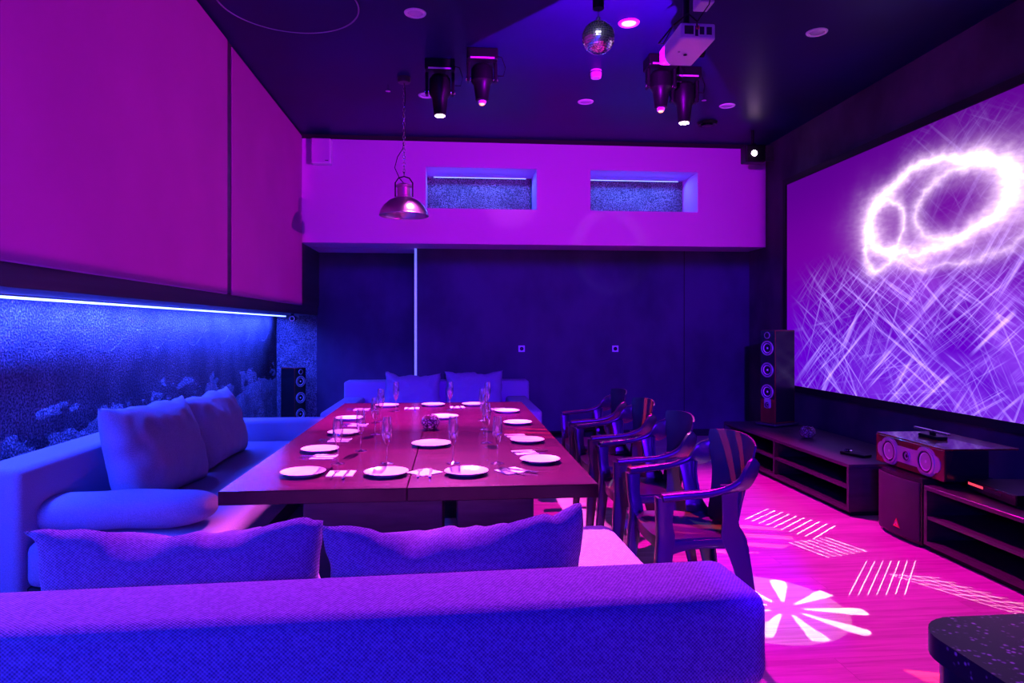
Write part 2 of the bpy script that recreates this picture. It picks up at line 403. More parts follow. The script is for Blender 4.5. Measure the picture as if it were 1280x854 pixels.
def cushion(label, cat, w, h, th, loc, rot, seed, pinch=.06, sag=0, group=None, m=None, wr=.024, name='cushion'):
    o = obj(name, pillow(w, h, th, seed, pinch, sag, wr=wr), m or M['fab_fine'], smooth=179)
    o.location = loc; o.rotation_euler = rot; tag(o, label, cat, group)
    return o
g = 'cushions on the foreground sofa'
cushion('wide pale cushion on the left of the foreground sofa, beside the left sofa end', 'cushion', .79, .51, .17, (-.76, 2.07, .418), (R(12), 0, R(3)), 1, .05, .03, g, M['fab'])
cushion('wide pale cushion in the middle of the foreground sofa, its right corner sticking up', 'cushion', .76, .52, .18, (.035, 2.08, .418), (R(14), R(-3.5), R(2)), 2, .05, .05, g, M['fab'])
g = 'back cushions on the left sofa'
cushion('large square cushion on the left sofa, nearest to the bolster', 'cushion', 1.06, .60, .24, (-1.745, 4.39, .418), (R(-16), R(2), R(88)), 3, .05, .0, g)
cushion('large square cushion on the left sofa, behind the one by the bolster', 'cushion', .98, .56, .22, (-1.76, 5.46, .418), (R(-16), 0, R(90)), 4, .05, .0, g)
g = 'cushions on the far sofa'
cushion('left of the two cushions on the far sofa against the back wall', 'cushion', .69, .50, .2, (-.49, 8.36, .418), (R(-13), 0, R(0)), 5, .05, .03, g)
cushion('right of the two cushions on the far sofa against the back wall', 'cushion', .72, .53, .2, (.26, 8.36, .418), (R(-13), 0, R(-2)), 6, .05, .03, g)
# bolster
bm = bmesh.new()
L, rr = .93, .088
rows = []
for i in range(41):
    s = 2*i/40-1
    f = (1-abs(s)**5)**.5 if abs(s) < 1 else 0
    rows.append([bm.verts.new((s*L/2, math.copysign(abs(math.cos(q))**.75, math.cos(q))*.16*(.35+.65*f)*(f if f < .2 else 1) + .0, rr+math.copysign(abs(math.sin(q))**.8, math.sin(q))*rr*f*(1+.05*math.sin(s*7+q)))) for q in [2*math.pi*k/28 for k in range(28)]])
for a, b in zip(rows, rows[1:]):
    for k in range(28): bm.faces.new((a[k], a[(k+1) % 28], b[(k+1) % 28], b[k]))
bmesh.ops.remove_doubles(bm, verts=bm.verts[:], dist=.0005)
o = obj('bolster_cushion', bm, M['fab_fine'], smooth=179); o.location = (-1.70, 3.69, .421); o.rotation_euler = (0, 0, R(2))
tag(o, 'long rounded bolster cushion lying across the near end of the left sofa', 'cushion')

# ------------------------------------------------------------------ table
TX0, TX1, TY0, TY1, TZ = -1.0, .65, 3.0, 6.42, .75
tb = thing('dining_table', 'long dark wooden dining table laid with plates and flutes between the sofas', 'table', (-.18, 4.7, 0))
o = (-.18, 4.7)
for a in ((TX0, -.202, TY0, 4.60), (-.199, TX1, TY0, 4.60), (TX0, TX1, 4.603, TY1)):
    obj('tabletop', B(*sh((*a, TZ-.06, TZ), o), r=.003, seg=1), M['table'], tb)
for a in ((-.72, -.05, 3.35, 4.2), (.02, .4, 3.35, 4.2), (-.6, .3, 5.2, 6.0)):
    obj('pedestal', B(*sh((*a, 0, TZ-.061), o), r=.006, seg=1), M['cab'], tb)

# plates ------------------------------------------------------------
prof = [(0, .004), (.062, .004), (.068, 0), (.073, .003), (.104, .017), (.1055, .0185), (.104, .0195), (.072, .0075), (.06, .0065), (0, .0065)]
def plate_obj():
    o = obj('dinner_plate', lathe(bmesh.new(), prof, 48), M['white'], smooth=50); return o
PL = [(379, 591, 'white plate at the near left corner of the table, above the left sofa'),
      (483, 591, 'white plate at the near table edge, middle of the three in a row'),
      (583, 590, 'white plate at the near table edge, rightmost of the three in a row'),
      (675, 575, 'white plate on the right side of the table, nearest to the closest chair'),
      (659, 550.5, 'white plate striped by projected light on the right side of the table'),
      (647, 528.5, 'white plate on the right side of the table, directly behind the striped plate'),
      (634, 514, 'white plate on the right side of the table, second behind the striped plate'),
      (592, 505.5, 'white plate at the far edge of the table, rightmost in front of the far sofa'),
      (541.5, 506, 'white plate at the far table edge, middle one before the far sofa'),
      (484, 507, 'white plate at the far edge of the table, leftmost in front of the far sofa'),
      (437, 523, 'shaded plate on the far left side of the table'),
      (430, 541, 'white plate on the left side of the table behind the leftmost flute'),
      (400, 562, 'white plate on the left side of the table, second from the near corner'),
      (539.5, 555, 'white serving plate alone in the middle of the table'),
      (554, 521, 'white serving plate in the middle behind the patterned glass bowl')]
p0 = plate_obj(); TOPZ = TZ+.0004
for i, (u, v, lb) in enumerate(PL):
    o = p0 if i == 0 else p0.copy()
    if i: COL.objects.link(o)
    q = P(u, v, TZ+.01); o.location = (q.x, q.y, TOPZ)
    if i == 14 or i == 13: o.scale = (1.12, 1.12, 1)
    tag(o, lb, 'plate', 'white plates on the table')

# flutes ------------------------------------------------------------
fp = [(0, 0), (.034, 0), (.035, .0015), (.03, .003), (.008, .006), (.0042, .012), (.0038, .085), (.006, .095), (.016, .115), (.0245, .145), (.0265, .175), (.0245, .21), (.0205, .243),
      (.0193, .243), (.0232, .21), (.0252, .175), (.0232, .146), (.0148, .117), (.004, .1), (0, .099)]
GL = [(422.5, 580, 'champagne flute behind the near left napkin, leftmost in the front row'),
      (451, 564, 'champagne flute on the left side of the table, second one back'),
      (483.7, 580, 'champagne flute right behind the middle plate of the near edge'),
      (469, 543.5, 'champagne flute on the left side of the table, third one back'),
      (476, 527, 'champagne flute on the left side of the table, farthest, beside the third'),
      (495, 514, 'champagne flute at the far table edge before the left cushion of the far sofa'),
      (562.7, 513, 'champagne flute at the far edge of the table before the gap between far cushions'),
      (566.5, 579.5, 'champagne flute right behind the rightmost plate of the near edge'),
      (621.8, 579.5, 'champagne flute behind the near right napkin, rightmost in the front row'),
      (608.5, 553.8, 'champagne flute on the right side of the table, second one back'),
      (605, 537, 'champagne flute on the right side of the table, third one back'),
      (603, 526, 'champagne flute on the right side of the table, fourth one back'),
      (609.5, 514, 'champagne flute on the right side of the table, farthest one back')]
fl0 = thing('champagne_flute', '', 'glass')
fm = obj('glass_bowl', lathe(bmesh.new(), [p for p in fp if p[1] >= .09 or p == (0, .099)] , 28), M['glass'], fl0, smooth=60)
# bowl profile closed at its base so each part is a sealed piece of glass
bpy.data.objects.remove(fm)
bowl = [(0, .0925), (.0045, .093), (.006, .095), (.016, .115), (.0245, .145), (.0265, .175), (.0245, .21), (.0205, .243), (.0193, .243), (.0232, .21), (.0252, .175), (.0232, .146), (.0148, .117), (.004, .1), (0, .099)]
obj('bowl', lathe(bmesh.new(), bowl, 28), M['glass'], fl0, smooth=60)
obj('stem', lathe(bmesh.new(), [(0, .009), (.0055, .009), (.0042, .02), (.0038, .08), (.0045, .0922), (0, .0922)], 12), M['glass'], fl0, smooth=60)
obj('foot', lathe(bmesh.new(), [(0, 0), (.034, 0), (.035, .0015), (.03, .003), (.008, .0075), (.0055, .0088), (0, .0088)], 28), M['glass'], fl0, smooth=60)
for i, (u, v, lb) in enumerate(GL):
    q = P(u, v, TZ)
    if i == 0: fl0.location = (q.x, q.y, TOPZ); fl0['label'] = lb; fl0['group'] = 'champagne flutes on the table'
    else: dup(fl0, (q.x, q.y, TOPZ), rnd.random()*3, lb, 'champagne flutes on the table')

# napkins and cutlery ------------------------------------------------
def napkin_mesh():
    bm = bmesh.new(); n = 14; g = []
    for i in range(n+1):
        g.append([bm.verts.new(((i/n-.5)*.125, (j/n-.5)*.125, .003+.0006*noise.noise(Vector((i*.5, j*.5, 1))))) for j in range(n+1)])
    for i in range(n):
        for j in range(n): bm.faces.new((g[i][j], g[i+1][j], g[i+1][j+1], g[i][j+1]))
    r = bmesh.ops.extrude_face_region(bm, geom=bm.faces[:]); 
    for e in r['geom']:
        if isinstance(e, bmesh.types.BMVert): e.co.z = 0
    return bm
def fork_mesh():
    bm = bmesh.new()
    pts = [(-.003, -.09), (.003, -.09), (.0045, -.03), (.003, .02), (.004, .035), (.0115, .048), (.012, .06), (-.012, .06), (-.0115, .048), (-.004, .035), (-.003, .02), (-.0045, -.03)]
    prism(bm, pts, 0, .0022)
    for x in (-.0105, -.0035, .0035, .0105): box(bm, x-.0016, x+.0016, .0595, .095, 0, .002)
    return bm
def knife_mesh():
    bm = bmesh.new()
    prism(bm, [(-.0055, -.1), (.0055, -.1), (.0045, -.01), (-.0045, -.01)], 0, .005)
    prism(bm, [(-.0045, -.0101), (.0045, -.0101), (.0095, .02), (.0095, .07), (.004, .1), (-.0045, .105)], .001, .0026)
    return bm
NP = [(426.5, 592.5, 0, 'near left corner plate', (-1, 1)), (531, 591, 42, 'middle near-edge plate', (-1, 1)), (639.5, 589, 30, 'rightmost near-edge plate', (38, 52)),
      (656, 566, 12, 'plate nearest the closest chair', (80, 95)), (644.5, 545, 8, 'striped plate', (85, 95)), (623, 511.5, 5, 'second plate behind the striped one', (85, 95)),
      (571.6, 509.3, 5, 'rightmost far-edge plate', (-8, 6)), (515, 510.8, 0, 'leftmost far-edge plate', (-8, 6)), (405, 571.5, -5, 'second left-side plate', (-82, -95)),
      (425, 550.5, -5, 'left-side plate behind the leftmost flute', (-85, -92)), (447.5, 531.5, -5, 'shaded plate on the far left', (-85, -92)), (452, 512, 0, 'far left corner of the table', (-85, -92))]
nm0 = fk0 = kn0 = None
for i, (u, v, rz, who, an) in enumerate(NP):
    q = P(u, v, TZ)
    def inst(first, mk, nm, m):
        if first is None: return (lambda ob: (ob, ob))(obj(nm, mk(), m))
        c = first.copy(); COL.objects.link(c); return first, c
    nm0, o = inst(nm0, napkin_mesh, 'napkin', M['napkin']); o.location = (q.x, q.y, TOPZ); o.rotation_euler = (0, 0, R(rz))
    tag(o, 'folded white napkin beside the '+who if 'corner of' not in who else 'folded white napkin lying at the '+who, 'napkin', 'napkins on the table')
    sgn = 1 if abs(an[0]) < 60 else 0
    for k, (a, nmx) in enumerate(zip(an, ('fork', 'knife'))):
        off = Vector(((-.026 if k == 0 else .028), -.03, 0)); off.rotate(Matrix.Rotation(R(an[0]), 4, 'Z'))
        if nmx == 'fork': fk0, o = inst(fk0, fork_mesh, 'fork', M['cutlery'])
        else: kn0, o = inst(kn0, knife_mesh, 'knife', M['cutlery'])
        o.location = (q.x+off.x, q.y+off.y, TOPZ+.0042); o.rotation_euler = (R(-.3), 0, R(a))
        tag(o, 'silver %s on the napkin beside the %s' % (nmx, who) if 'corner of' not in who else 'silver %s on the napkin at the %s' % (nmx, who), nmx, nmx+'s on napkins' if nmx == 'fork' else 'knives on napkins')

# patterned glass globes ----------------------------------------------
mos = mat('patterned pink globe glass', (.9, .5, .7), .08, trans=.75, ior=1.3)
nt = mos.node_tree; tcn = nt.nodes.new('ShaderNodeTexCoord'); vv = nt.nodes.new('ShaderNodeTexVoronoi'); vv.feature = 'DISTANCE_TO_EDGE'; vv.inputs['Scale'].default_value = 42; nt.links.new(tcn.outputs['Object'], vv.inputs['Vector'])
rp = nt.nodes.new('ShaderNodeValToRGB'); rp.color_ramp.elements[0].position = .05; rp.color_ramp.elements[0].color = (.25, .05, .12, 1); rp.color_ramp.elements[1].position = .16; rp.color_ramp.elements[1].color = (1, .75, .9, 1)
nt.links.new(vv.outputs['Distance'], rp.inputs[0]); nt.links.new(rp.outputs[0], nt.nodes['Principled BSDF'].inputs['Base Color'])
gl_out = [(0.0, .0), (.028, 0), (.05, .014), (.062, .038), (.064, .055), (.058, .078), (.044, .094), (.038, .098)]
gl_in = [(r-.003 if r > .01 else 0, z+(.003 if z < .03 else -.0003)) for r, z in reversed(gl_out)]
def globe(label, loc, s, w):
    t = thing('candle_bowl', label, 'candle bowl', loc); t.scale = (s, s, s)
    obj('glass_globe', lathe(bmesh.new(), gl_out+gl_in, 40), mos, t, smooth=60)
    obj('candle', lathe(bmesh.new(), [(0, .0045), (.02, .0045), (.02, .022), (.017, .0225), (0, .0215)], 20), w, t, smooth=50)
    return t
q = P(538, 537, TZ); globe('round patterned glass candle bowl in the middle of the table', (q.x, q.y, TOPZ), 1.0, M['white_plastic'])
globe('round glass candle bowl on the long low cabinet beside the tower speaker', (3.36, 6.2, .4005), 1.15, M['white_plastic'])

# ------------------------------------------------------------------ chairs (front faces local -y)
def make_chair(label):
    t = thing('armchair', label, 'chair')
    C = M['chair']
    # seat pan
    bm = bmesh.new(); n = 16; top = []; bot = []
    for i in range(n+1):
        a = 2*i/n-1; ra, rb = [], []
        for j in range(n+1):
            b = 2*j/n-1
            y = lerp(-.27, .24, j/n); hw = lerp(.265, .225, j/n)
            y -= .03*(1-a*a)*(1-j/n)
            z = .43-.018*(1-a*a)*(1-b*b)-.012*max(0, b)-.03*max(0, -b-.75)*4*.4
            ra.append(bm.verts.new((a*hw, y, z)))
            rb.append(bm.verts.new((a*hw*.99, y, z-(.055 if (abs(a) > .99 or abs(b) > .99) else .014))))
        top.append(ra); bot.append(rb)
    for i in range(n):
        for j in range(n):
            bm.faces.new((top[i][j], top[i+1][j], top[i+1][j+1], top[i][j+1])); bm.faces.new((bot[i][j], bot[i][j+1], bot[i+1][j+1], bot[i+1][j]))
    for i in range(n):
        bm.faces.new((top[i][0], bot[i][0], bot[i+1][0], top[i+1][0])); bm.faces.new((top[i][n], top[i+1][n], bot[i+1][n], bot[i][n]))
        bm.faces.new((top[0][i], top[0][i+1], bot[0][i+1], bot[0][i])); bm.faces.new((top[n][i], bot[n][i], bot[n][i+1], top[n][i+1]))
    obj('seat', bm, C, t, smooth=45)
    # back shell
    keys = [(.395, .19, .225), (.47, .185, .235), (.56, .19, .255), (.66, .21, .28), (.75, .25, .30), (.83, .285, .32), (.878, .288, .333)]
    rows = curve_pts(keys, 5); fr, bk = [], []; bm = bmesh.new(); n = 18
    for z, hw, y in rows:
        f_, b_ = [], []
        for i in range(n+1):
            a = 2*i/n-1
            zz = z+(.02*(1-abs(a)**2) if z > .8 else 0)*((z-.8)/.075 if z > .8 else 0)
            yy = y-.055*a*a*(hw/.26)**2
            f_.append(bm.verts.new((a*hw, yy, zz))); b_.append(bm.verts.new((a*hw, yy+.014, zz)))
        fr.append(f_); bk.append(b_)
    m_ = len(rows)
    for r_ in range(m_-1):
        for i in range(n):
            bm.faces.new((fr[r_][i], fr[r_][i+1], fr[r_+1][i+1], fr[r_+1][i])); bm.faces.new((bk[r_][i], bk[r_+1][i], bk[r_+1][i+1], bk[r_][i+1]))
        bm.faces.new((fr[r_][0], fr[r_+1][0], bk[r_+1][0], bk[r_][0])); bm.faces.new((fr[r_][n], bk[r_][n], bk[r_+1][n], fr[r_+1][n]))
    for i in range(n):
        bm.faces.new((fr[0][i], bk[0][i], bk[0][i+1], fr[0][i+1])); bm.faces.new((fr[-1][i], fr[-1][i+1], bk[-1][i+1], bk[-1][i]))
    obj('backrest', bm, C, t, smooth=45)
    for s in (-1, 1):
        # armrest: flat in front, turning upright where it joins the back
        K = curve_pts([(.305, -.30, .645, 0, .034), (.315, -.18, .655, 0, .034), (.325, -.02, .665, .1, .034), (.325, .12, .69, .45, .042), (.310, .200, .725, .85, .062), (.287, .252, .768, 1.0, .056), (.276, .278, .805, 1.0, .032)], 6)
        secs = []
        for i, (x, y, z, tw, w) in enumerate(K):
            nx_ = K[min(i+1, len(K)-1)]; pv = K[max(i-1, 0)]
            T = Vector((s*(nx_[0]-pv[0]), nx_[1]-pv[1], nx_[2]-pv[2])).normalized()
            up = Vector((0, 0, 1)); lat = T.cross(up).normalized(); vert = lat.cross(T).normalized()
            ang = tw*math.pi/2*.9
            A = lat*math.cos(ang)+vert*math.sin(ang)*(1 if True else 1); Bv = T.cross(A)
            secs.append((Vector((s*x, y, z)), A*w, Bv*.015))
        obj('armrest', loft(bmesh.new(), secs), C, t, smooth=50)
        # front leg with arm post: one tapering L shaped post
        bm = bmesh.new()
        K = curve_pts([(.302, -.30, .64, .05), (.285, -.295, .52, .042), (.272, -.285, .43, .048), (.278, -.30, .30, .042), (.29, -.325, .0, .03)], 5)
        loft(bm, [(Vector((s*x, y+w*.55, z)), Vector((0, w, 0)), Vector((.008, 0, 0))) for x, y, z, w in K])
        loft(bm, [(Vector((s*(x-w*.5), y-w*.35, z)), Vector((w*.62, 0, 0)), Vector((0, .008, 0))) for x, y, z, w in K])
        obj('leg', bm, C, t, smooth=50)
        # rear leg: broad shell from the arm down, curving outwards and back
        bm = bmesh.new()
        K = curve_pts([(.312, .13, .70, .06), (.29, .13, .62, .046), (.265, .15, .50, .05), (.25, .19, .42, .075), (.255, .23, .28, .055), (.27, .29, .0, .032)], 5)
        loft(bm, [(Vector((s*x, y-w*.4, z)), Vector((0, w, 0)), Vector((.008, 0, 0))) for x, y, z, w in K])
        loft(bm, [(Vector((s*(x-w*.45), y+w*.45, z)), Vector((w*.6, 0, 0)), Vector((0, .008, 0))) for x, y, z, w in K])
        obj('leg', bm, C, t, smooth=50)
        # side skirt under the seat
        bm = bmesh.new()
        loft(bm, [(Vector((s*lerp(.268, .238, q_), lerp(-.26, .24, q_), .385+.02*math.sin(q_*math.pi))), Vector((0, 0, .035-.018*math.sin(q_*math.pi))), Vector((.006, 0, 0))) for q_ in [k/10 for k in range(11)]])
        obj('seat_rail', bm, C, t, smooth=50)
    for k_ in kids(t):
        for v_ in k_.data.vertices: v_.co.y *= .82
    return t
CH_ = [(1.235, 3.46, -90, 'dark plastic armchair nearest to the foreground sofa, red light stripes on its back'),
       (1.245, 4.32, -92, 'dark plastic armchair, second from the foreground sofa'),
       (1.25, 5.18, -90, 'dark plastic armchair striped orange by projected light, third from the foreground sofa'),
       (1.26, 6.02, -92, 'dark plastic armchair farthest along the right side of the table')]
c0 = make_chair(CH_[0][3]); c0.location = (CH_[0][0], CH_[0][1], 0); c0.rotation_euler = (0, 0, R(CH_[0][2])); c0['group'] = 'armchairs along the table'
for x, y, rz, lb in CH_[1:]: dup(c0, (x, y, 0), R(rz), lb, 'armchairs along the table')

# ------------------------------------------------------------------ media furniture
def cabinet(label, x0, x1, y0, y1, h, div):
    t = thing('low_cabinet', label, 'cabinet', ((x0+x1)/2, (y0+y1)/2, 0)); ox, oy = (x0+x1)/2, (y0+y1)/2; w = (x1-x0)/2; l = (y1-y0)/2
    T = .028
    obj('top_panel', B(-w, w, -l, l, h-T, h, r=.003, seg=1), M['cab'], t)
    obj('bottom_panel', B(-w, w, -l+T, l-T, .035, .035+T), M['cab'], t)
    obj('plinth', B(-w+.03, w, -l+.02, l-.02, 0, .0345), M['matt_black'], t)
    for yy in (-l, l-T): obj('side_panel', B(-w, w, yy, yy+T, .0351, h-T-.0005), M['cab'], t)
    obj('back_panel', B(w-.02, w-.005, -l+T+.001, l-T-.001, .065, h-T-.001), M['cab_in'], t)
    for d in div: obj('divider', B(-w+.002, w-.021, d-T/2, d+T/2, .0635, h-T-.0005), M['cab'], t)
    edges = [-l+T]+sum([[d-T/2, d+T/2] for d in div], [])+[l-T]
    for a, b in zip(edges[::2], edges[1::2]):
        obj('shelf', B(-w+.004, w-.021, a+.0005, b-.0005, .205, .205+T*.8), M['cab'], t)
    return t
cabinet('long low open-shelved cabinet below the screen, carrying the tower speaker', 3.03, 3.78, 4.98, 7.4, .40, (.02,))
cabinet('low open-shelved cabinet in front right, with a disc player on its top', 3.07, 3.82, 1.9, 4.20, .42, (.3,))

def driver(t, x, z, r, cone=True, frame=True, y0=0.0):
    """round driver on the local -y face at height z"""
    Mx = Matrix.Translation((x, y0, z)) @ Matrix.Rotation(R(90), 4, 'X')
    d = obj('woofer' if cone else 'tweeter', lathe(bmesh.new(), [(r*1.16, -.004), (r*1.16, .006), (r*1.1, .009), (r*.96, .008), (r*.94, -.004)], 36, Mx), M['frame'], t, smooth=40)
    obj('surround', lathe(bmesh.new(), [(r*.94, -.003), (r*.94, .004), (r*.86, .009), (r*.78, .004), (r*.78, -.003)], 36, Mx), M['rubber'], d, smooth=60)
    if cone:
        obj('cone', lathe(bmesh.new(), [(r*.78, .003), (r*.5, -.008), (r*.24, -.012), (r*.22, -.006), (r*.12, .001), (0, .004)], 36, Mx), M['cone'], d, smooth=60)
    else:
        obj('dome', lathe(bmesh.new(), [(r*.78, .002), (r*.5, -.006), (r*.3, .002), (0, .006)], 24, Mx), M['matt_black'], d, smooth=60)
    return d
def yoke(t, x, z, w, h):
    """flattened rounded frame plate behind a driver"""
    pts = []
    for sx, sz, a0 in ((1, 1, 0), (-1, 1, 90), (-1, -1, 180), (1, -1, 270)):
        for k in range(5):
            a = R(a0+k*22.5); rr_ = min(w, h)*.42
            pts.append((x+sx*(w-rr_)+rr_*math.cos(a), z+sz*(h-rr_)+rr_*math.sin(a)))
    Mx = Matrix.Rotation(R(90), 4, 'X')
    return obj('driver_plate', prism(bmesh.new(), pts, -.001, .0035, Mx), M['frame'], t, smooth=40)
def tower(label, loc, rz, s, n):
    t = thing('tower_speaker', label, 'speaker', loc, rz); t.scale = (s, s, s)
    obj('cabinet_body', B(-.1, .1, 0, .32, .035, 1.06, r=.008, seg=2), M['mahogany'], t)
    obj('front_baffle', B(-.094, .094, -.004, 0, .30, 1.055), M['spk_black'], t)
    obj('side_panel', B(.1, .1015, .012, .308, .05, 1.045), M['spk_black'], t)
    obj('side_panel', B(-.1015, -.1, .012, .308, .05, 1.045), M['spk_black'], t)
    obj('foot_plate', B(-.135, .135, -.04, .36, .012, .034, r=.006, seg=2), M['cab'], t)
    for sx in (-.11, .11):
        for sy in (-.02, .34): obj('spike', lathe(bmesh.new(), [(0, 0), (.004, 0), (.012, .012), (0, .012)], 12, Matrix.Translation((sx, sy, 0))), M['chrome'], t)
    yoke(t, 0, .93, .045, .1); driver(t, 0, 1.0, .032, False, y0=-.006)
    driver(t, 0, .86, .07, y0=-.006); driver(t, 0, .62, .07, y0=-.006)
    yoke(t, 0, .30, .045, .1)
    driver(t, 0, .38, .07, y0=-.006); driver(t, 0, .235, .032, False, y0=-.006)
tower('tall black and mahogany tower speaker standing on the long cabinet beside the screen', (3.35, 7.0, .4), R(-66), .97, 3)
tower('black tower speaker in the left corner beyond the left sofa', (-1.97, 9.02, 0), R(51), .88, 2)

# centre speaker on the subwoofer
t = thing('centre_speaker', 'wide mahogany speaker with two round drivers on top of the subwoofer', 'speaker', (3.14, 4.46, .462), R(-92))
W = .37
obj('cabinet_body', B(-W, W, .012, .30, 0, .20, r=.006, seg=2), M['spk_black'], t)
obj('front_baffle', B(-W, W, 0, .0115, 0, .20, r=.003, seg=1), M['mahogany'], t)
obj('top_panel', B(-W, W, 0.004, .50, .2005, .212, r=.002, seg=1), M['mahogany'], t)
Mx = Matrix.Rotation(R(90), 4, 'X')
def rr(w, h, r, cx=0, cz=0, n=6):
    return [(cx+sx*(w-r)+r*math.cos(R(a0+k*90/n)), cz+sz*(h-r)+r*math.sin(R(a0+k*90/n))) for sx, sz, a0 in ((1, 1, 0), (-1, 1, 90), (-1, -1, 180), (1, -1, 270)) for k in range(n+1)]
obj('driver_plate', prism(bmesh.new(), rr(.34, .055, .05, 0, .1), 0, .006, Mx), M['frame'], t, smooth=40)
for sx in (-.2, .2):
    d = driver(t, sx, .1, .077, y0=-.006)
    obj('frame_plate', prism(bmesh.new(), rr(.1, .094, .075, sx, .1), 0, .005, Mx), M['frame'], t, smooth=40)
driver(t, 0, .1, .036, False, y0=-.006)
# subwoofer
t = thing('subwoofer', 'black loudspeaker box with a red triangle badge between the two cabinets', 'speaker', (3.05, 4.46, 0), R(-92))
pts = [(-.24, .02), (-.18, .004), (-.09, -.008), (0, -.012), (.09, -.008), (.18, .004), (.24, .02), (.24, .5), (-.24, .5)]
obj('cabinet_body', prism(bmesh.new(), [(x, y+.012) for x, y in pts], .02, .455), M['spk_black'], t, smooth=30)
obj('front_grille', prism(bmesh.new(), [(-.225, .02), (-.18, .002), (-.09, -.012), (0, -.016), (.09, -.012), (.18, .002), (.225, .02), (.225, .028), (-.225, .028)], .04, .425), M['grille'], t, smooth=30)
Mb = Matrix.Translation((-.02+.06, -.0150, .11)) @ Matrix.Rotation(R(90), 4, 'X')
bd = obj('badge', prism(bmesh.new(), [(-.035, -.025), (.035, -.025), (0, .035)], 0, .004, Mb), M['red'], t)
obj('badge_emblem', tube(bmesh.new(), [Mb @ Vector(p) for p in ((-.015, -.012, .0045), (-.006, .002, .0045), (0, .014, .0045), (.006, .002, .0045), (.015, -.012, .0045))], .002, 6), M['white_plastic'], bd)
for sx in (-.2, .2):
    for sy in (.06, .44): obj('rubber_foot', cyl(bmesh.new(), (sx, sy, 0), (sx, sy, .0195), .02), M['rubber'], t)
# gadget on top of centre speaker
t = thing('wireless_receiver', 'small black wireless receiver with two bar aerials on top of the centre speaker', 'receiver', (3.36, 4.52, .6745), R(-92))
obj('body', B(-.1, .1, -.03, .05, 0, .022, r=.004, seg=2), M['black'], t)
obj('stand', B(-.02, .02, 0, .02, .022, .04), M['black'], t)
for k, (a, b) in enumerate(((-.19, -.01), (.01, .17))): obj('aerial', B(a, b, -.005, .018, .0405, .056, r=.004, seg=2), M['steel'], t)
# remote / controller on the cabinet
t = thing('game_controller', 'small dark remote controller lying on the long cabinet beside the centre speaker', 'controller', (3.3, 5.35, .4005), R(20))
obj('body', B(-.05, .05, -.13, .10, 0, .022, r=.009, seg=3), M['black'], t)
obj('thumb_pad', lathe(bmesh.new(), [(0, .0221), (.03, .0221), (.034, .03), (.028, .038), (0, .038)], 20, Matrix.Translation((0, .05, 0))), M['chrome'], t, smooth=40)
# disc player
t = thing('disc_player', 'flat black disc player on top of the front right cabinet', 'player', (3.22, 3.82, .4205), R(-97))
obj('casing', B(-.22, .22, 0, .34, .012, .075, r=.003, seg=1), M['black'], t)
obj('front_panel', B(-.22, .22, -.008, 0, .014, .073, r=.003, seg=1), M['spk_black'], t)
disp = mat('red display', (.05, 0, 0), .3, emit=(1, .05, .1), es=1.5)
obj('display', B(-.2, -.06, -.0095, -.0085, .045, .06), disp, t)
obj('disc_tray', B(-.05, .1, -.0095, -.0085, .04, .058), M['cab'], t)
for sx in (-.18, .18):
    for sy in (.04, .3): obj('foot', cyl(bmesh.new(), (sx, sy, 0), (sx, sy, .0118), .014), M['rubber'], t)

# ------------------------------------------------------------------ projection screen
SY0, SY1, SZ0, SZ1 = 3.55, 7.77, .78, 3.15
scr = bpy.data.materials.new('projected image'); scr.use_nodes = True; nt = scr.node_tree
for n_ in list(nt.nodes): nt.nodes.remove(n_)
out = nt.nodes.new('ShaderNodeOutputMaterial'); em = nt.nodes.new('ShaderNodeEmission'); nt.links.new(em.outputs[0], out.inputs[0])
tc = nt.nodes.new('ShaderNodeTexCoord'); sx = nt.nodes.new('ShaderNodeSeparateXYZ'); nt.links.new(tc.outputs['Object'], sx.inputs[0])
# a runs from the far edge (0) towards the camera in metres, z up in metres
a = E(nt, sx.outputs[1])*-1; z = E(nt, sx.outputs[2])
def nse(x_, y_, seed, detail=2.0, scale=1.0, dist=0.0):
    c = nt.nodes.new('ShaderNodeCombineXYZ'); nt.links.new(x_.s, c.inputs[0]); nt.links.new(y_.s, c.inputs[1]); c.inputs[2].default_value = seed
    n = nt.nodes.new('ShaderNodeTexNoise'); n.inputs['Scale'].default_value = scale; n.inputs['Detail'].default_value = detail; n.inputs['Distortion'].default_value = dist
    nt.links.new(c.outputs[0], n.inputs['Vector']); return E(nt, n.outputs['Fac'])
wx = nse(a*1, z*1, 1.3, 3, 2.2)-.5; wz = nse(a*1, z*1, 5.1, 3, 2.2)-.5
fx_ = nse(a*1, z*1, 2.3, 4, 14)-.5; fz_ = nse(a*1, z*1, 6.1, 4, 14)-.5
ar = a+wx*.28+fx_*.05; zr = z+wz*.28+fz_*.05
def ell(cx, cz, rx, rz, tilt, width):
    c, s_ = math.cos(R(tilt)), math.sin(R(tilt))
    dx = ar-cx; dz = zr-cz
    p = (dx*c+dz*s_)/rx; q = (dz*c-dx*s_)/rz
    d = ((p*p+q*q).m('SQRT')-1.0).m('ABSOLUTE')*min(rx, rz)
    return (d*(-1/width)).m('EXPONENT')
ring = ell(2.45, 1.68, .86, .36, 3, .046)*1.25+ell(1.80, 1.52, .24, .33, -22, .035)*.9+ell(2.72, 1.66, .50, .27, 8, .035)*.75+ell(2.55, 1.60, .95, .42, -4, .03)*.5
tex = nse(a*1+z*.6, z*3, 9, 5, 9)*1.1+.35
ring = (ring*tex).m('MINIMUM', 1.25)
streaks = None
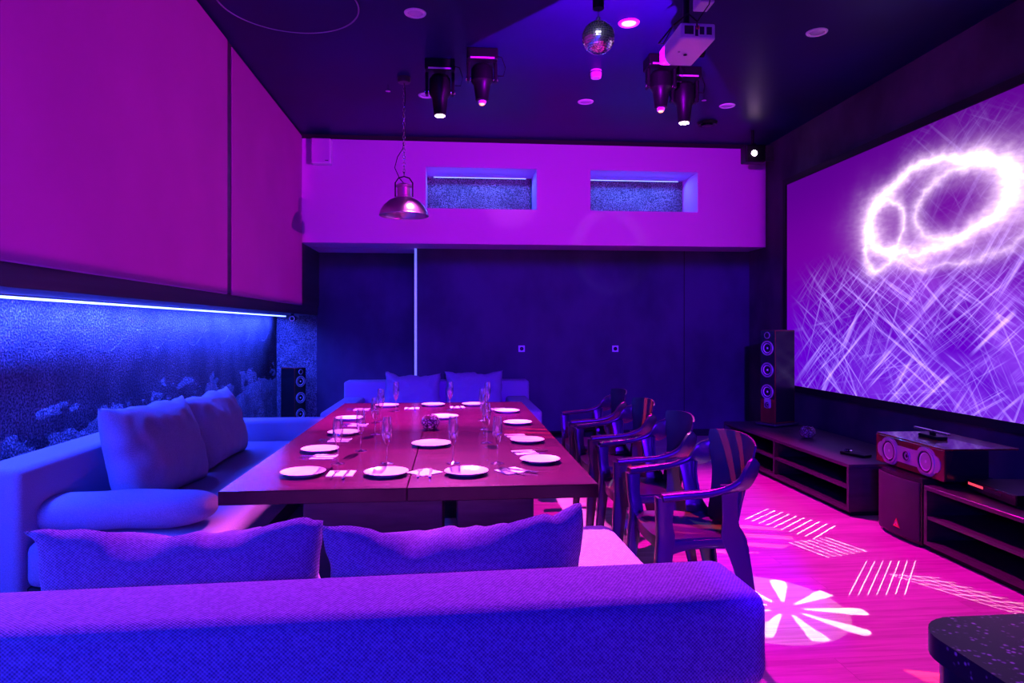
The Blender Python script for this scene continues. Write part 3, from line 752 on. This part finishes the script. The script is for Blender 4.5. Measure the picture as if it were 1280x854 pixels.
for k, (ang, f, s0, thr, amp) in enumerate(((38, 34, 1.1, .60, 1.0), (52, 30, 3.2, .61, .9), (-42, 36, 5.7, .62, .9), (-28, 40, 8.8, .61, .8), (8, 30, 11.1, .635, .5), (-62, 38, 14.2, .63, .6), (66, 26, 17.3, .63, .6), (28, 70, 21, .60, .5), (-36, 75, 23, .60, .5))):
    c, s_ = math.cos(R(ang)), math.sin(R(ang))
    u_ = a*c+z*s_; v_ = z*c-a*s_
    st = nse(u_*.34, v_*f*.42, s0, 4, 1.5).sm(thr-.06, thr+.12)
    lowm = nse(a*1, z*1, s0+40, 2, 1.7).sm(.40, .58)
    st = st*lowm*amp
    streaks = st if streaks is None else streaks+st
edge = (a*.32+.15)
reg = (1-(z-a*.05).sm(.8, 1.45))*(a-.02).sm(0, .8)*(.7+a*.22)
reg2 = (1-((a-2.7)*(a-2.7)+(z-1.9)*(z-1.9)*2.5).sm(.1, .9))*.35
streaks = streaks*(reg+reg2*.6)
haze = nse(a*1, z*2, 77, 3, 1.2).sm(.35, .7)*reg*.22*(a).sm(.6, 2.6)
glow = ell(2.45, 1.66, .86, .36, 3, .16)
g = (1-z.sm(.2, 1.6))
rr_ = g*-.035+.165+(z).sm(1.4, 2.4)*-.06+ring*1.3+streaks*.42+haze*.5+glow*.12
gg_ = ring*1.05+streaks*.30+haze*.16+glow*.01
bb_ = g*.30+.36+(z).sm(1.4, 2.4)*-.08+ring*1.2+streaks*.75+haze*1.0+glow*.12
cc = nt.nodes.new('ShaderNodeCombineColor')
for i, e_ in enumerate((rr_, gg_, bb_)): nt.links.new(e_.s, cc.inputs[i])
nt.links.new(cc.outputs[0], em.inputs[0]); em.inputs[1].default_value = 1.0
t = thing('projection_screen', 'large framed projection screen on the right wall showing a glowing ring over crossing streaks', 'screen', (XR-.03, SY1, SZ0))
obj('frame', box(box(box(box(bmesh.new(), -.03, .029, .0, .07, -.07, SZ1-SZ0+.07), -.03, .029, SY0-SY1-.07, SY0-SY1, -.07, SZ1-SZ0+.07), -.03, .029, SY0-SY1, 0, SZ1-SZ0, SZ1-SZ0+.07), -.03, .029, SY0-SY1, 0, -.07, 0), M['matt_black'], t)
obj('image_surface', B(-.012, .0, SY0-SY1+.0005, -.0005, .0005, SZ1-SZ0-.0005), scr, t)

# ------------------------------------------------------------------ ceiling things
rim = mat('rim trim', (.35, .3, .4), .35, metal=.3)
t = thing('ceiling_disc', 'large dark round ceiling disc with a thin bright rim at top left', 'ceiling disc', (-1.16, 4.93, CEIL))
obj('disc', lathe(bmesh.new(), [(0, -.035), (.475, -.035), (.48, -.03), (.48, -.0005), (0, -.0005)], 96), M['ceiling'], t, smooth=40)
obj('rim', lathe(bmesh.new(), [(.481, -.033), (.49, -.036), (.492, -.03), (.484, -.026)], 96, closed=True), rim, t, smooth=40)
dl_glow = mat('lit downlight glass', (.9, .9, .9), .3, emit=(1, .75, 1), es=1.6)
dl_off = mat('frosted downlight glass', (.55, .5, .6), .3)
DL = [(519, 16, 'unlit round ceiling downlight above and left of the pendant lamp chain', 0), (786, 28.5, 'lit round ceiling downlight beside the mirror ball', 1), (1021, 40, 'round ceiling downlight nearest the screen', 0),
      (732, 127, 'round ceiling downlight below the mirror ball and smoke detector', 0), (909, 132, 'round ceiling downlight left of the corner barn-door spotlight', 0), (533, 119, 'round ceiling downlight half hidden by the left moving-head lamp', 0)]
for i, (u, v, lb, lit) in enumerate(DL):
    q = P(u, v, CEIL); t = thing('downlight', lb, 'downlight', (q.x, q.y, CEIL), group='ceiling downlights')
    obj('trim_ring', lathe(bmesh.new(), [(.055, -.001), (.055, -.006), (.062, -.011), (.078, -.008), (.082, -.001)], 36, closed=True), M['white_plastic'], t, smooth=40)
    obj('lens', lathe(bmesh.new(), [(0, -.002), (.053, -.002), (.05, -.006), (0, -.008)], 36), dl_glow if lit else dl_off, t, smooth=60)
# mirror ball
q = PD(748, 47, 4.15)
t = thing('mirror_ball', 'small mirrored disco ball hanging from a motor under the ceiling', 'disco ball', (q.x, q.y, q.z))
mir = mat('mirror tiles', (.9, .9, .93), .22, metal=1); gr_ = mat('tile grout', (.1, .1, .12), .7)
bm = bmesh.new(); NR, NS, RB = 22, 40, .1
for i in range(NR):
    t0, t1 = math.pi*i/NR, math.pi*(i+1)/NR
    ns = max(6, int(NS*math.sin((t0+t1)/2)))
    for j in range(ns):
        a0, a1 = 2*math.pi*(j+.06)/ns, 2*math.pi*(j+.94)/ns; ta, tb_ = t0+.09*(t1-t0), t1-.09*(t1-t0)
        vs = [bm.verts.new((RB*math.sin(tt)*math.cos(aa), RB*math.sin(tt)*math.sin(aa), RB*math.cos(tt))) for tt, aa in ((ta, a0), (ta, a1), (tb_, a1), (tb_, a0))]
        try: bm.faces.new(vs)
        except ValueError: pass
obj('mirror_tiles', bm, mir, t)
obj('core', lathe(bmesh.new(), [(.0985*math.sin(math.pi*k/24), .0985*math.cos(math.pi*k/24)) for k in range(25)], 40), gr_, t, smooth=179)
top = CEIL-q.z
obj('motor', cyl(cyl(bmesh.new(), (0, 0, .175), (0, 0, .29), .035), (0, 0, .29), (0, 0, top-.0005), .02), M['black'], t, smooth=40)
obj('hanger', cyl(cyl(bmesh.new(), (0, 0, .099), (0, 0, .12), .014), (0, 0, .12), (0, 0, .1745), .004), M['steel'], t, smooth=40)
# smoke detector, sprinklers
q = P(745, 88, CEIL)
t = thing('smoke_detector', 'small white cylindrical detector on the ceiling under the mirror ball', 'smoke detector', (q.x, q.y, CEIL))
obj('housing', lathe(bmesh.new(), [(0, -.001), (.052, -.001), (.052, -.045), (.046, -.07), (0, -.072)], 32), M['white_plastic'], t, smooth=40)
obj('sensor_slots', lathe(bmesh.new(), [(.0522, -.018), (.0535, -.018), (.0535, -.024), (.0522, -.024)], 32, closed=True), M['matt_black'], t)
obj('indicator', cyl(bmesh.new(), (.02, -.02, -.076), (.02, -.02, -.0715), .006), M['red'], t)
for u, v, lb in ((485, 106, 'tiny metal sprinkler head left of the pendant lamp chain'), (880, 118, 'tiny metal sprinkler head beside the right moving-head lamps')):
    q = P(u, v, CEIL); t = thing('sprinkler_head', lb, 'sprinkler', (q.x, q.y, CEIL), group='ceiling sprinklers')
    obj('stem', cyl(bmesh.new(), (0, 0, -.05), (0, 0, -.0005), .010), M['steel'], t, smooth=40)
    obj('deflector', cyl(bmesh.new(), (0, 0, -.062), (0, 0, -.0505), .025), M['steel'], t, smooth=40)
# wall speakers / sockets
q = PD(404.5, 193, 8.25)
t = thing('wall_speaker', 'small white box speaker at the top left of the pale back bulkhead', 'speaker', (q.x, YS, q.z))
obj('housing', B(-.115, .115, -.13, -.002, -.15, .15, r=.012, seg=2), M['white_plastic'], t)
obj('grille', B(-.105, .105, -.138, -.1305, -.14, .14, r=.004, seg=1), M['paint'], t)
obj('badge', B(.05, .09, -.1395, -.1385, -.12, -.112), M['black'], t)
for u, lb in ((652, 'left of the two square wall sockets on the dark back wall'), (769, 'right of the two square wall sockets on the dark back wall')):
    xc = (u-640)/F; d = YM/(CS-xc*SN); q = PD(u, 436, d)
    t = thing('wall_socket', lb, 'socket', (q.x, YM, q.z), group='back wall sockets')
    obj('cover_plate', B(-.042, .042, -.010, -.001, -.042, .042, r=.003, seg=2), M['white_plastic'], t)
    obj('socket_well', lathe(bmesh.new(), [(0, .0101), (.02, .0101), (.022, .013), (.026, .013), (.026, .0100)], 24, Matrix.Rotation(R(90), 4, 'X')), M['black'], t, smooth=40)
# small spot at the far end of the ledge
t = thing('ledge_spotlight', 'tiny round spotlight at the far end of the left ledge', 'spotlight', (-1.88, 8.2, 1.619))
obj('bracket', B(-.015, .015, -.01, .01, -.03, -.0005), M['black'], t)
obj('head', cyl(bmesh.new(), (0, -.03, -.06), (0, .03, -.06), .035, seg=24), M['spk_black'], t, smooth=40)
obj('lens_ring', lathe(bmesh.new(), [(.02, 0), (.028, .004), (.034, 0)], 24, Matrix.Translation((0, -.031, -.06)) @ Matrix.Rotation(R(90), 4, 'X'), closed=True), M['cone'], t, smooth=60)

# projector
t = thing('projector', 'white video projector hung from the ceiling, aimed at the screen', 'projector', (1.565, 4.46, 3.30))
obj('casing', B(-.115, .115, -.225, .225, .0, .105, r=.012, seg=2), M['white_plastic'], t)
obj('side_vents', box(box(box(box(bmesh.new(), -.09, -.03, -.2265, -.2255, .03, .085), -.02, .0, -.2265, -.2255, .02, .085), .01, .04, -.2265, -.2255, .03, .08), .055, .09, -.2265, -.2255, .03, .08), M['cab'], t)
obj('connector', B(-.015, .003, -.24, -.2256, .062, .082), M['red'], t)
obj('lens', cyl(bmesh.new(), (.11, .1, .055), (.16, .1, .055), .04, .036, 24), M['spk_black'], t, smooth=40)
obj('foot', cyl(bmesh.new(), (.0, .02, -.006), (.0, .02, -.0005), .012), M['matt_black'], t)
obj('foot', cyl(bmesh.new(), (-.06, -.03, -.006), (-.06, -.03, -.0005), .009), M['chrome'], t)
obj('ceiling_mount', cyl(box(bmesh.new(), -.06, .06, -.06, .06, .1055, .12), (0, 0, .12), (0, 0, CEIL-3.30-.001), .022), M['black'], t, smooth=40)
obj('cable', tube(bmesh.new(), [(-.01, -.235, .07), (-.03, -.28, .09), (-.09, -.29, .13), (-.15, -.2, .1), (-.155, 0, .06), (-.16, .1, .1), (-.08, .08, .2), (0, .024, .26)], .005, 6), M['black'], t, smooth=179)
# pale junction box above projector
t = thing('junction_box', 'small pale junction box with a dangling lead on the ceiling above the projector', 'junction box', (1.72, 4.55, CEIL))
obj('housing', B(-.05, .05, -.075, .075, -.12, -.0005, r=.006, seg=2), M['white_plastic'], t)
obj('lead', tube(bmesh.new(), [(.02, -.08, -.08), (.0, -.1, -.15), (-.05, -.11, -.22), (-.09, -.13, -.28)], .004, 6), M['black'], t, smooth=179)

# moving heads
glowP = mat('lit violet lamp lens', (1, 1, 1), .3, emit=(1, .55, 1), es=22)
glowO = mat('amber lamp lens', (1, .6, .3), .3, emit=(1, .35, .06), es=2.2)
def moving_head(label, u, v, z_lens, kind, tilt=(0, 0), rz=0, s=1.0):
    d = (z_lens-CH)*F/(HZ-v); q = PD(u, v, d)
    H = CEIL-q.z
    t = thing('moving_head_lamp', label, 'stage light', (q.x, q.y, CEIL), rz, 'ceiling moving-head lamps')
    obj('base', B(-.13, .13, -.1, .1, -.10, -.0005, r=.01, seg=2), M['black'], t)
    obj('label_strip', B(-.1, .1, -.1012, -.1003, -.095, -.08), M['cone'], t)
    for sx_ in (-1, 1): obj('yoke_arm', B(sx_*.114-.014, sx_*.114+.014, -.04, .04, -H*.62, -.1005, r=.008, seg=2), M['black'], t)
    obj('head', lathe(bmesh.new(), [(0, -.12), (.07, -.12), (.092, -.15), (.094, -H*.6), (.07, -H*.68), (.055, -H+.02), (.058, -H+.012), (.05, -H+.004), (0, -H+.006)], 28), M['black'], t, smooth=35)
    for sx_ in (-1, 1): obj('pivot', cyl(bmesh.new(), (sx_*.094, 0, -H*.55), (sx_*.135, 0, -H*.55), .02), M['steel'], t, smooth=40)
    if kind == 'wash':
        for k in range(7):
            a_ = k*math.pi/3; rr2 = 0 if k == 6 else .032
            l_ = obj('led_lens', lathe(bmesh.new(), [(0, 0), (.012, 0), (.011, -.006), (0, -.009)], 14, Matrix.Translation((rr2*math.cos(a_), rr2*math.sin(a_), -H+.001))), glowP, t, smooth=60)
    else:
        obj('snout', cyl(bmesh.new(), (0, 0, -H-.02), (0, 0, -H+.003), .03, .036, 20), M['cone'], t, smooth=40)
        obj('lens', lathe(bmesh.new(), [(0, -.0205), (.024, -.0205), (.018, -.03), (0, -.034)], 20, Matrix.Translation((0, 0, -H))), glowO, t, smooth=60)
    # safety cable loop
    obj('safety_cable', tube(bmesh.new(), [(.11, .02, -.02), (.17, .03, -.03), (.2, .02, -.12), (.18, .0, -.2), (.13, 0, -.2)], .004, 6), M['black'], t, smooth=179)
    return q
qA = moving_head('moving-head lamp with glowing violet lens beside the pendant lamp', 550, 145, 3.31, 'wash')
qB = moving_head('moving-head lamp with small amber lens, left of the mirror ball', 602.5, 127, 3.36, 'spot')
qC = moving_head('moving-head lamp with small amber lens, right under the projector', 826, 136, 3.34, 'spot')
qD = moving_head('moving-head lamp with glowing violet lens, right of the projector', 855, 154, 3.30, 'wash')
# barn door spotlight in the corner
q = PD(944, 192, 7.95)
t = thing('corner_spotlight', 'boxy ceiling spotlight glowing white at the right end of the pale bulkhead', 'spotlight', (q.x, q.y, q.z), R(0))
obj('head', B(-.12, .12, -.02, .14, -.1, .1, r=.015, seg=2), M['black'], t)
obj('lens', lathe(bmesh.new(), [(0, 0), (.034, 0), (.03, .01), (0, .016)], 20, Matrix.Translation((-.02, -.021, .0)) @ Matrix.Rotation(R(90), 4, 'X')), glowP, t, smooth=60)
obj('barn_door', B(.122, .22, -.02, .0, -.09, .09, r=.004, seg=1), M['cab'], t)
obj('bracket', cyl(box(bmesh.new(), -.03, .03, .04, .1, .1005, .13), (0, .07, .13), (0, .07, CEIL-q.z-.001), .018), M['black'], t, smooth=40)
qE = q
t = thing('ceiling_vent', 'small dark round ceiling fitting in front of the pale bulkhead, beside the right lamps', 'ceiling fitting', P(884, 153, CEIL))
obj('ring', lathe(bmesh.new(), [(.07, -.0005), (.07, -.02), (.1, -.03), (.115, -.0005)], 30, closed=True), M['black'], t, smooth=40)
obj('cover', lathe(bmesh.new(), [(0, -.001), (.065, -.001), (.06, -.04), (0, -.045)], 30), M['black'], t, smooth=40)

# pendant lamp
q = P(505, 97, CEIL)
t = thing('pendant_lamp', 'industrial dome pendant lamp hanging on a chain above the table', 'lamp', (q.x, q.y, CEIL))
d = q.y/(CS-((504-640)/F)*SN); sz = CH+(410-269)/F*d-CEIL     # rim level
lampm = mat('brushed lamp steel', (.6, .58, .62), .32, metal=.85); lampin = mat('lamp inner enamel', (.5, .48, .5), .5)
obj('canopy', lathe(bmesh.new(), [(0, -.0005), (.06, -.0005), (.062, -.03), (.055, -.05), (0, -.052)], 32), M['cab'], t, smooth=40)
dome = [(.228, 0), (.226, .012), (.214, .045), (.185, .09), (.135, .135), (.088, .155), (.07, .16)]
obj('lamp_shade', lathe(bmesh.new(), [(r, z+sz) for r, z in dome]+[(r-.004, z+sz-.002) for r, z in reversed(dome)], 56, closed=True), lampm, t, smooth=50)
obj('shade_rim', lathe(bmesh.new(), [(.226+.006*math.cos(k*math.pi/4), sz+.006*math.sin(k*math.pi/4)-.003) for k in range(8)], 56, closed=True), lampm, t, smooth=179)
obj('neck', lathe(bmesh.new(), [(0, sz+.1605), (.075, sz+.1605), (.075, sz+.172), (.062, sz+.178), (.062, sz+.255), (.074, sz+.262), (.074, sz+.275), (.05, sz+.29), (.02, sz+.296), (0, sz+.296)], 32), lampm, t, smooth=40)
obj('bracket', tube(bmesh.new(), [(-.08, 0, sz+.17), (-.08, 0, sz+.30), (-.05, 0, sz+.345), (0, 0, sz+.36), (.05, 0, sz+.345), (.08, 0, sz+.30), (.08, 0, sz+.17)], .007, 8), M['black'], t, smooth=60)
obj('bulb', lathe(bmesh.new(), [(0, sz+.02), (.025, sz+.03), (.035, sz+.06), (.025, sz+.1), (.018, sz+.155), (0, sz+.155)], 20), M['white_plastic'], t, smooth=60)
bm = bmesh.new(); zc = -.055; k = 0
while zc > sz+.40:
    A_ = X if k % 2 else Y
    tube(bm, [A_*(.011*math.cos(w_))+Z*(zc-.017+.021*math.sin(w_)) for w_ in [2*math.pi*i/10 for i in range(10)]], .0035, 5, True); zc -= .032; k += 1
tube(bm, [(0, 0, zc+.01), (0, 0, sz+.355)], .006, 8)
obj('chain', bm, M['steel'], t, smooth=179)
obj('cord', tube(bmesh.new(), [(.004, 0, -.05), (.014, 0, -.2), (-.006, 0, -.35), (.012, 0, -.5), (-.01, 0, sz+.62), (-.06, 0, sz+.54), (-.085, 0, sz+.44), (-.04, 0, sz+.34), (0, 0, sz+.295)], .0045, 6), M['black'], t, smooth=179)

# ------------------------------------------------------------------ counter in the foreground
t = thing('bar_counter', 'rounded speckled black granite counter corner at the bottom right', 'counter', (1.35, .55, 0))
def rrect(x0, x1, y0, y1, r, n=8):
    return [(cx+r*math.cos(R(a0+k*90/n)), cy+r*math.sin(R(a0+k*90/n))) for cx, cy, a0 in ((x1-r, y1-r, 0), (x0+r, y1-r, 90), (x0+r, y0+r, 180), (x1-r, y0+r, 270)) for k in range(n+1)]
obj('countertop', prism(bmesh.new(), rrect(-.52, .9, -.6, .635, .09), .875, .915), M['granite'], t, smooth=40)
obj('counter_body', prism(bmesh.new(), rrect(-.505, .88, -.58, .62, .08), 0, .8745), M['spk_black'], t, smooth=40)

# ------------------------------------------------------------------ lights
def light(kind, name, loc, energy, col, target=None, **kw):
    l = bpy.data.lights.new(name, kind); l.energy = energy; l.color = col
    for k, v in kw.items(): setattr(l, k, v)
    o = bpy.data.objects.new(name, l); COL.objects.link(o); o.location = loc
    if target is not None: o.rotation_euler = (Vector(target)-Vector(loc)).to_track_quat('-Z', 'Y').to_euler()
    return o
BL = (.02, .045, 1.0); MG = (.85, 0, 1.0); VI = (.36, .0, 1.0)
o = light('AREA', 'ledge_led_light', (XL+.075, 3.9, 1.592), 520, BL, shape='RECTANGLE', size=.03, size_y=10.8); o.rotation_euler = (0, R(12), 0)
for n in (N1, N2):
    o = light('AREA', 'niche_led_light', ((n[0]+n[1])/2, YM-.10, 3.385), 16, (.05, .16, 1), shape='RECTANGLE', size=1.2, size_y=.03); o.rotation_euler = (R(-15), 0, 0)
# unseen blue fill added behind the camera to colour the front sofa's back
light('AREA', 'rear_blue_fill', (-.4, -1.5, 1.9), 110, (.001, .002, 1), target=(-.3, 3, .7), size=.5)
# framed spots: a node mask over the beam directions cuts each light to shape
def framed(name, loc, rot, energy, col, build, soft=0.0, cone=165):
    o = light('SPOT', name, loc, energy, col, spot_size=R(cone), spot_blend=.05, shadow_soft_size=soft)
    o.rotation_euler = rot
    l = o.data; l.use_nodes = True; nt = l.node_tree
    em = next(n for n in nt.nodes if n.type == 'EMISSION'); tc = nt.nodes.new('ShaderNodeTexCoord'); s_ = nt.nodes.new('ShaderNodeSeparateXYZ')
    nt.links.new(tc.outputs['Normal'], s_.inputs[0])
    zz = E(nt, s_.outputs[2]).m('ABSOLUTE')
    e = build(E(nt, s_.outputs[0])/zz, E(nt, s_.outputs[1])/zz); nt.links.new(e.s, em.inputs['Strength'])
    return o
def down(loc, h, f):
    """mask written in plan coordinates at height h for a lamp that looks straight down"""
    k = loc[2]-h
    return lambda x, y: f(x*k+loc[0], y*k+loc[1])
def gobo(name, loc, energy, col, build, cone=165, h=0.0, soft=0.0):
    return framed(name, loc, (0, 0, 0), energy, col, down(loc, h, build), soft, cone)
def win(v, a, b, s_): return v.sm(a-s_, a+s_)*(1-v.sm(b-s_, b+s_))
# magenta washes from the moving heads, then added fills without a fixture
gobo('wash_left', (qA.x, qA.y, qA.z-.03), 1750, (1, .11, .82), lambda x, y: win(x, -1.08, .80, .16)*win(y, 2.1, 6.5, .4)*(1+(6.2-y).m('MAXIMUM', 0)*.8)*(1-win(y, 4.0, 4.9, .35)*.55), h=TZ, soft=.04)
gobo('wash_right', (qD.x, qD.y, qD.z-.03), 780, (1, 0, .62), lambda x, y: win(x, .55, 3.3, .16)*win(y, -2, 6.7, .5)*(1+(5.5-y).m('MAXIMUM', 0)*.3), soft=.04)
gobo('sofa_fill', (.4, 4.3, 3.6), 1150, (.6, .03, 1), lambda x, y: win(x, -2.6, 1.2, .4)*win(y, .2, 2.9, .5), h=.7, soft=.04)  # added fill above the table, tints the top of the front sofa
framed('panel_fill', (3.3, 1.0, 2.2), (R(90), 0, R(90)), 620, (.62, 0, .58), lambda x, y: win(y, -.0865, .32, .004)*(1-x.sm(1.4, 1.5))*(1+x.m('MAXIMUM', 0)*x.m('MAXIMUM', 0)*1.6), soft=.02)  # added fill in mid-air, masked to the upper left panels only
framed('bulkhead_fill', (1.2, 4.2, 2.9), (R(90), 0, 0), 560, (.50, 0, 1), lambda x, y: y.sm(-.104, -.099)*win(x, -.74, .66, .02), soft=.01)  # added fill with no lamp body, cut off at the soffit's lower edge
light('SPOT', 'bulkhead_beam', (qC.x, qC.y-.3, 3.2), 70, (.9, .25, 1), target=(.72, YS, 3.0), spot_size=R(14), spot_blend=.9, shadow_soft_size=.03)
_q = PD(748, 47, 4.15); light('SPOT', 'mirror_ball_fill', (_q.x-.4, _q.y-1.6, 3.5), 90, (.8, .75, 1), target=_q, spot_size=R(9), spot_blend=.4, shadow_soft_size=.03)  # invented spot, put in to brighten the ball
framed('back_wall_fill', (.4, -1.4, 2.5), (R(90), 0, 0), 5200, (.075, 0, 1), lambda x, y: win(x, -.2, .37, .03)*((y-.0).sm(-.29, -.25)+x.sm(.08, .12)*y.sm(-.6, -.5)*(1-x.sm(.30, .34))).m('MINIMUM', 1.0)*(1-y.sm(-.03, -.012)), soft=.05)  # unseen fill added behind the camera, blues the back wall and chairs
framed('right_wall_fill', (.4, -1.4, 2.5), (R(90), 0, 0), 1100, (.02, 0, 1), lambda x, y: win(x, .37, .95, .02)*win(y, -.37, -.012, .02), soft=.05)  # unseen fill added for the right wall and cabinets below the screen
# projected patterns, written in floor coordinates
def flower(cx, cy, Rr, n, rot, x, y, floor_disc=.06):
    dx, dy = x-cx, y-cy; r = (dx*dx+dy*dy).m('SQRT'); th = dy.m('ARCTAN2', dx)+rot
    w = (th*n/2).m('COSINE').m('ABSOLUTE')           # 1 on the petal axis
    lim = r*-.35+.93+(r*75).m('SINE')*.012+(r*(1/Rr)).pw(12.0)*.14
    pet = w.gt(lim)*r.gt(.085)*(r+(th*3).m('SINE')*.03).lt(Rr)
    return pet
def f1(x, y):
    p = flower(1.71, 3.38, .40, 9, .2, x, y)
    dx, dy = x-1.60, y-3.42; disc = (dx*dx+dy*dy*.9).lt(.42**2)
    return p*14+disc*1.6
gobo('flower_gobo', (1.9, 5.2, 3.4), 150, (1, .85, .8), f1)
def patch(x, y, o, ua, ub, n, w, cross=0):
    """parallel thin lines inside the parallelogram o + a*ua + b*ub"""
    det = ua[0]*ub[1]-ua[1]*ub[0]
    dx, dy = x-o[0], y-o[1]
    a = dx*(ub[1]/det)-dy*(ub[0]/det); b = dy*(ua[0]/det)-dx*(ua[1]/det)
    m_ = a.gt(0)*a.lt(1)*b.gt(0)*b.lt(1)
    l_ = (a*n).m('FRACT').lt(w)
    if cross: l_ = (l_+(b*cross).m('FRACT').lt(w)).m('MINIMUM', 1.0)
    return l_*m_
def f2(x, y):
    e = patch(x, y, (2.2, 4.98), (.30, -.55), (.32, .28), 10, .16)
    e = e+patch(x, y, (2.26, 4.42), (.36, .10), (.10, -.32), 7, .15)
    e = e+patch(x, y, (2.14, 3.52), (.36, -.02), (.42, .50), 7, .12)
    e = e+patch(x, y, (2.55, 3.80), (.35, -.70), (.26, -.08), 9, .14, 4)*.6
    e = e+patch(x, y, (.30, 4.2), (.60, -.1), (.15, .45), 9, .22)*.8
    return e*6
gobo('laser_lines', (2.6, 5.6, 3.4), 420, (1, .8, .75), f2)
def f3(x, y):
    def spot(cx, cy, rx, ry): return (((x-cx)*(1/rx)).pw(2.0)+((y-cy)*(1/ry)).pw(2.0)).lt(1.0)
    st = (x*1.5+y*4.6).m('FRACT').lt(.42)
    return (spot(1.84, 2.62, .35, .22)+spot(1.86, 4.62, .5, .4)+spot(1.35, 3.1, .28, .22)+spot(.75, 4.0, .4, .35)*.7)*st*15
gobo('red_gobo', (.3, 6.4, 3.4), 480, (1, .03, .02), f3)

# ------------------------------------------------------------------ world / view
w = bpy.data.worlds.new('world'); sc.world = w; w.use_nodes = True
w.node_tree.nodes['Background'].inputs[0].default_value = (.01, .0, .05, 1); w.node_tree.nodes['Background'].inputs[1].default_value = .1
sc.view_settings.view_transform = 'Standard'; sc.view_settings.look = 'None'; sc.view_settings.gamma = 1; sc.view_settings.use_curve_mapping = False
sc.view_settings.exposure = 0
